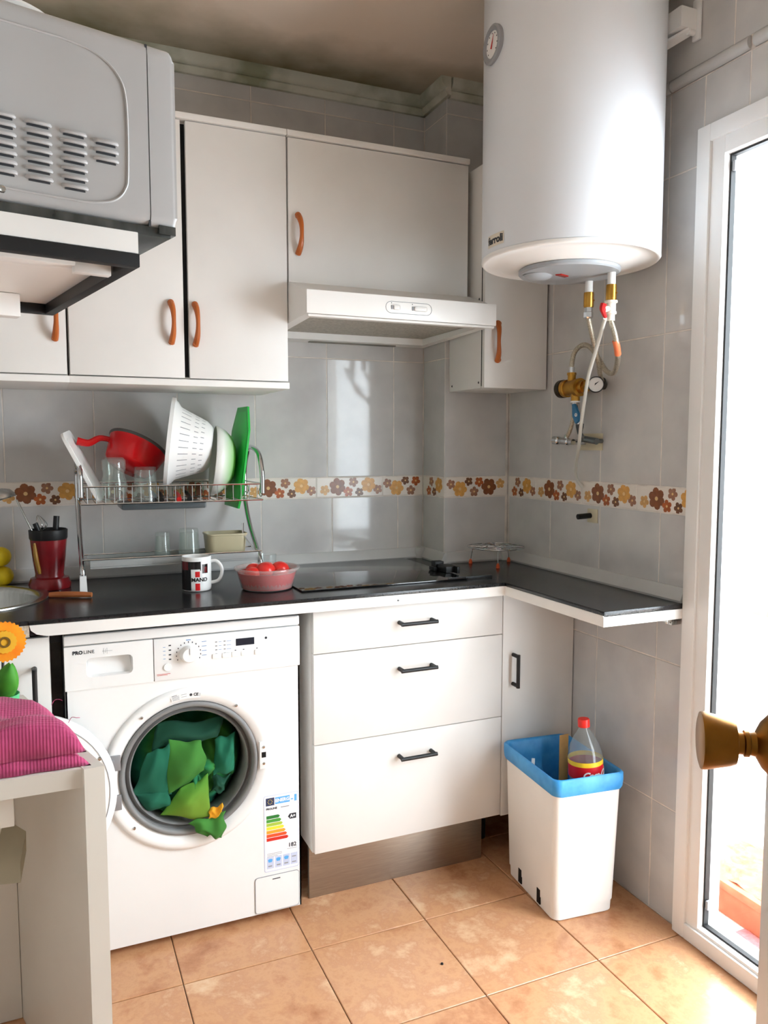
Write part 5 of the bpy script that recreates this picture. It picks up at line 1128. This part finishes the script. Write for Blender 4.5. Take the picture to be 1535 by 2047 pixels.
b.tube([o_+hd*.039+Vector((0, 0, .082)), o_+hd*.056+Vector((0, 0, .083)), o_+hd*.070+Vector((0, 0, .068)), o_+hd*.072+Vector((0, 0, .048)), o_+hd*.062+Vector((0, 0, .027)), o_+hd*.039+Vector((0, 0, .020))], .0052, 10); obj('handle', b, MATS['mug_ceramic'], mg, sharp=80)
b = B(); ma0 = math.degrees(math.atan2(-2.61-MY, -1.547-MX))
def mp(u, v, w=0): a = math.radians(ma0)+u/MR; return (MX+(MR+.0003+w)*math.cos(a), MY+(MR+.0003+w)*math.sin(a), CZ+v)
def mq(u0, u1, v0, v1, s, w=0): b.grid(lambda u, v: mp(u0+(u1-u0)*u, v0+(v1-v0)*v, w), 6, 1, s)
mq(-.058, -.016, .004, .086, 1); mq(-.016, .010, .064, .086, 1); mq(.010, .012, .060, .086, 1); mq(.016, .034, .052, .078, 1); mq(.014, .034, .080, .086, 0)
mq(.022, .031, .054, .070, 2, .0002); mq(-.050, -.024, .062, .086, 2, .0002)
mq(-.004, .009, .042, .058, 3); mq(-.004, .009, .004, .024, 3)
b.text('MAND', lambda u, v, w: mp(u+.008, v+.034, w+.0006), .0155, 1, bold=.0003); obj('print', b, [MATS['mug_ceramic'], M('mug_black', (22, 20, 22), .2, var=.05), M('mug_maroon', (96, 22, 26), .2, var=.1), M('mug_red', (206, 36, 40), .2, var=.04)], mb)
# tub of red fruit
TX, TY = -0.960, -0.395
tbm = thing('plastic_bowl', 'translucent plastic bowl of red fruit at the front of the worktop', 'bowl', (TX, TY, CZ))
FRO = glass_mat('frosted_plastic', (246, 238, 236), 0.20, 0.12)
b = B(); b.lathe([(0, 0), (.068, 0), (.074, .004), (.088, .056), (.0945, .057), (.0955, .060), (.0945, .063), (.087, .063), (.0725, .006), (0, .0025)], (TX, TY, CZ), (0, 0, 1), 56); obj('shell', b, FRO, tbm, sharp=60)
b = B(); b.lathe([(0, .003), (.0715, .0035), (.0845, .049), (.060, .046), (0, .042)], (TX, TY, CZ), (0, 0, 1), 40); obj('juice', b, M('red_juice', (196, 34, 36), 0.2, var=0.05), tbm, sharp=60)
FRU = M('red_fruit_skin', (214, 36, 34), 0.25, c2=(228, 70, 58), scale=25, bump=0.1, bscale=90)
for k, (dx, dy, dz, r, lb) in enumerate(((-.008, -.012, .052, .030, 'large red fruit in the middle of the plastic bowl'), (.042, .012, .050, .028, 'red fruit at the right side of the plastic bowl'), (-.046, -.014, .046, .024, 'flat red fruit at the left side of the plastic bowl'), (-.030, .036, .048, .025, 'red fruit at the back left of the plastic bowl'), (.012, .048, .048, .025, 'red fruit at the back of the plastic bowl'), (.030, -.040, .042, .022, 'small red fruit at the front right of the plastic bowl'))):
    b = B(); b.ball((TX+dx, TY+dy, CZ+dz), r, (1, 1, .85), 18)
    for v in b.bm.verts: v.co += v.normal*0 if False else Vector((0, 0, 0))
    single('red_fruit', b, FRU, lb, 'fruit', (TX+dx, TY+dy, CZ+dz-r*.85), group='red fruit in the bowl', sharp=180)
b = B(); b.lathe([(0, 0), (.026, 0), (.030, .080), (.0285, .080), (.0245, .006), (0, .006)], (-.925, -.262, CZ), (0, 0, 1), 28); single('drinking_glass', b, GLASS, 'clear glass standing behind the bowl of red fruit', 'glass', (-.925, -.262, CZ), sharp=60)
# wire trivet with orange feet
tv = thing('wire_trivet', 'round wire trivet on orange-tipped legs in the worktop corner', 'trivet', (-0.115, -0.265, CZ))
TVX, TVY, TVZ, TVR = -.112, -.272, .962, .098
b = B()
for r in (TVR, TVR*.66, TVR*.33): b.tube([(TVX+r*math.cos(2*PI*k/40), TVY+r*math.sin(2*PI*k/40), TVZ) for k in range(40)], .0023, 6, smooth=0, close=True)
for k in range(6): a = PI*k/6; b.cyl((TVX-TVR*math.cos(a), TVY-TVR*math.sin(a), TVZ), (TVX+TVR*math.cos(a), TVY+TVR*math.sin(a), TVZ), .0017, 6)
obj('wire_top', b, CHROME, tv)
for (x, y) in ((-.180, -.215), (-.148, -.345), (-.036, -.235)):
    b = B(); b.cyl((TVX+(x-TVX)*.9, TVY+(y-TVY)*.9, TVZ), (x, y, CZ+.012), .0016, 6); lg = obj('leg', b, CHROME, tv)
    b = B(); b.lathe([(0, 0), (.0065, 0), (.0060, .008), (.0030, .016), (0, .017)], (x, y, CZ), (0, 0, 1), 12); obj('foot_cap', b, M('orange_silicone', (206, 84, 36), 0.5, var=0.05), lg)
# black clip on the hob's corner
b = B(); HZ = CZ+.0052
b.box(-.378, -.346, -.330, -.300, HZ, HZ+.028, .002); b.box(-.372, -.330, -.395, -.332, HZ, HZ+.020, .002); b.box(-.345, -.336, -.420, -.396, HZ, HZ+.022, .001); b.box(-.3905, -.379, -.345, -.31, HZ, HZ+.012, .001)
single('black_gadget', b, BLACK, 'small black plastic gadget lying on the right corner of the hob', 'gadget', (-.36, -.36, HZ))
b = B(); b.box(-.418, -.358, -.497, -.493, CZ+.0052, CZ+.0085, .001); b.box(-.3575, -.262, -.497, -.493, CZ, CZ+.0080, .001); single('thin_black_strip', b, BLACK, 'thin black strip lying along the front right of the hob', 'strip', (-.34, -.495, CZ))
b = B(); b.lathe([(0, 0), (.004, 0), (.003, .003), (0, .004)], (-.66, -.93, .0002), (0, 0, 1), 10); single('floor_crumb', b, BLACK, 'tiny dark crumb on the floor tile in front of the drawers', 'crumb', (-.66, -.93, .0002))
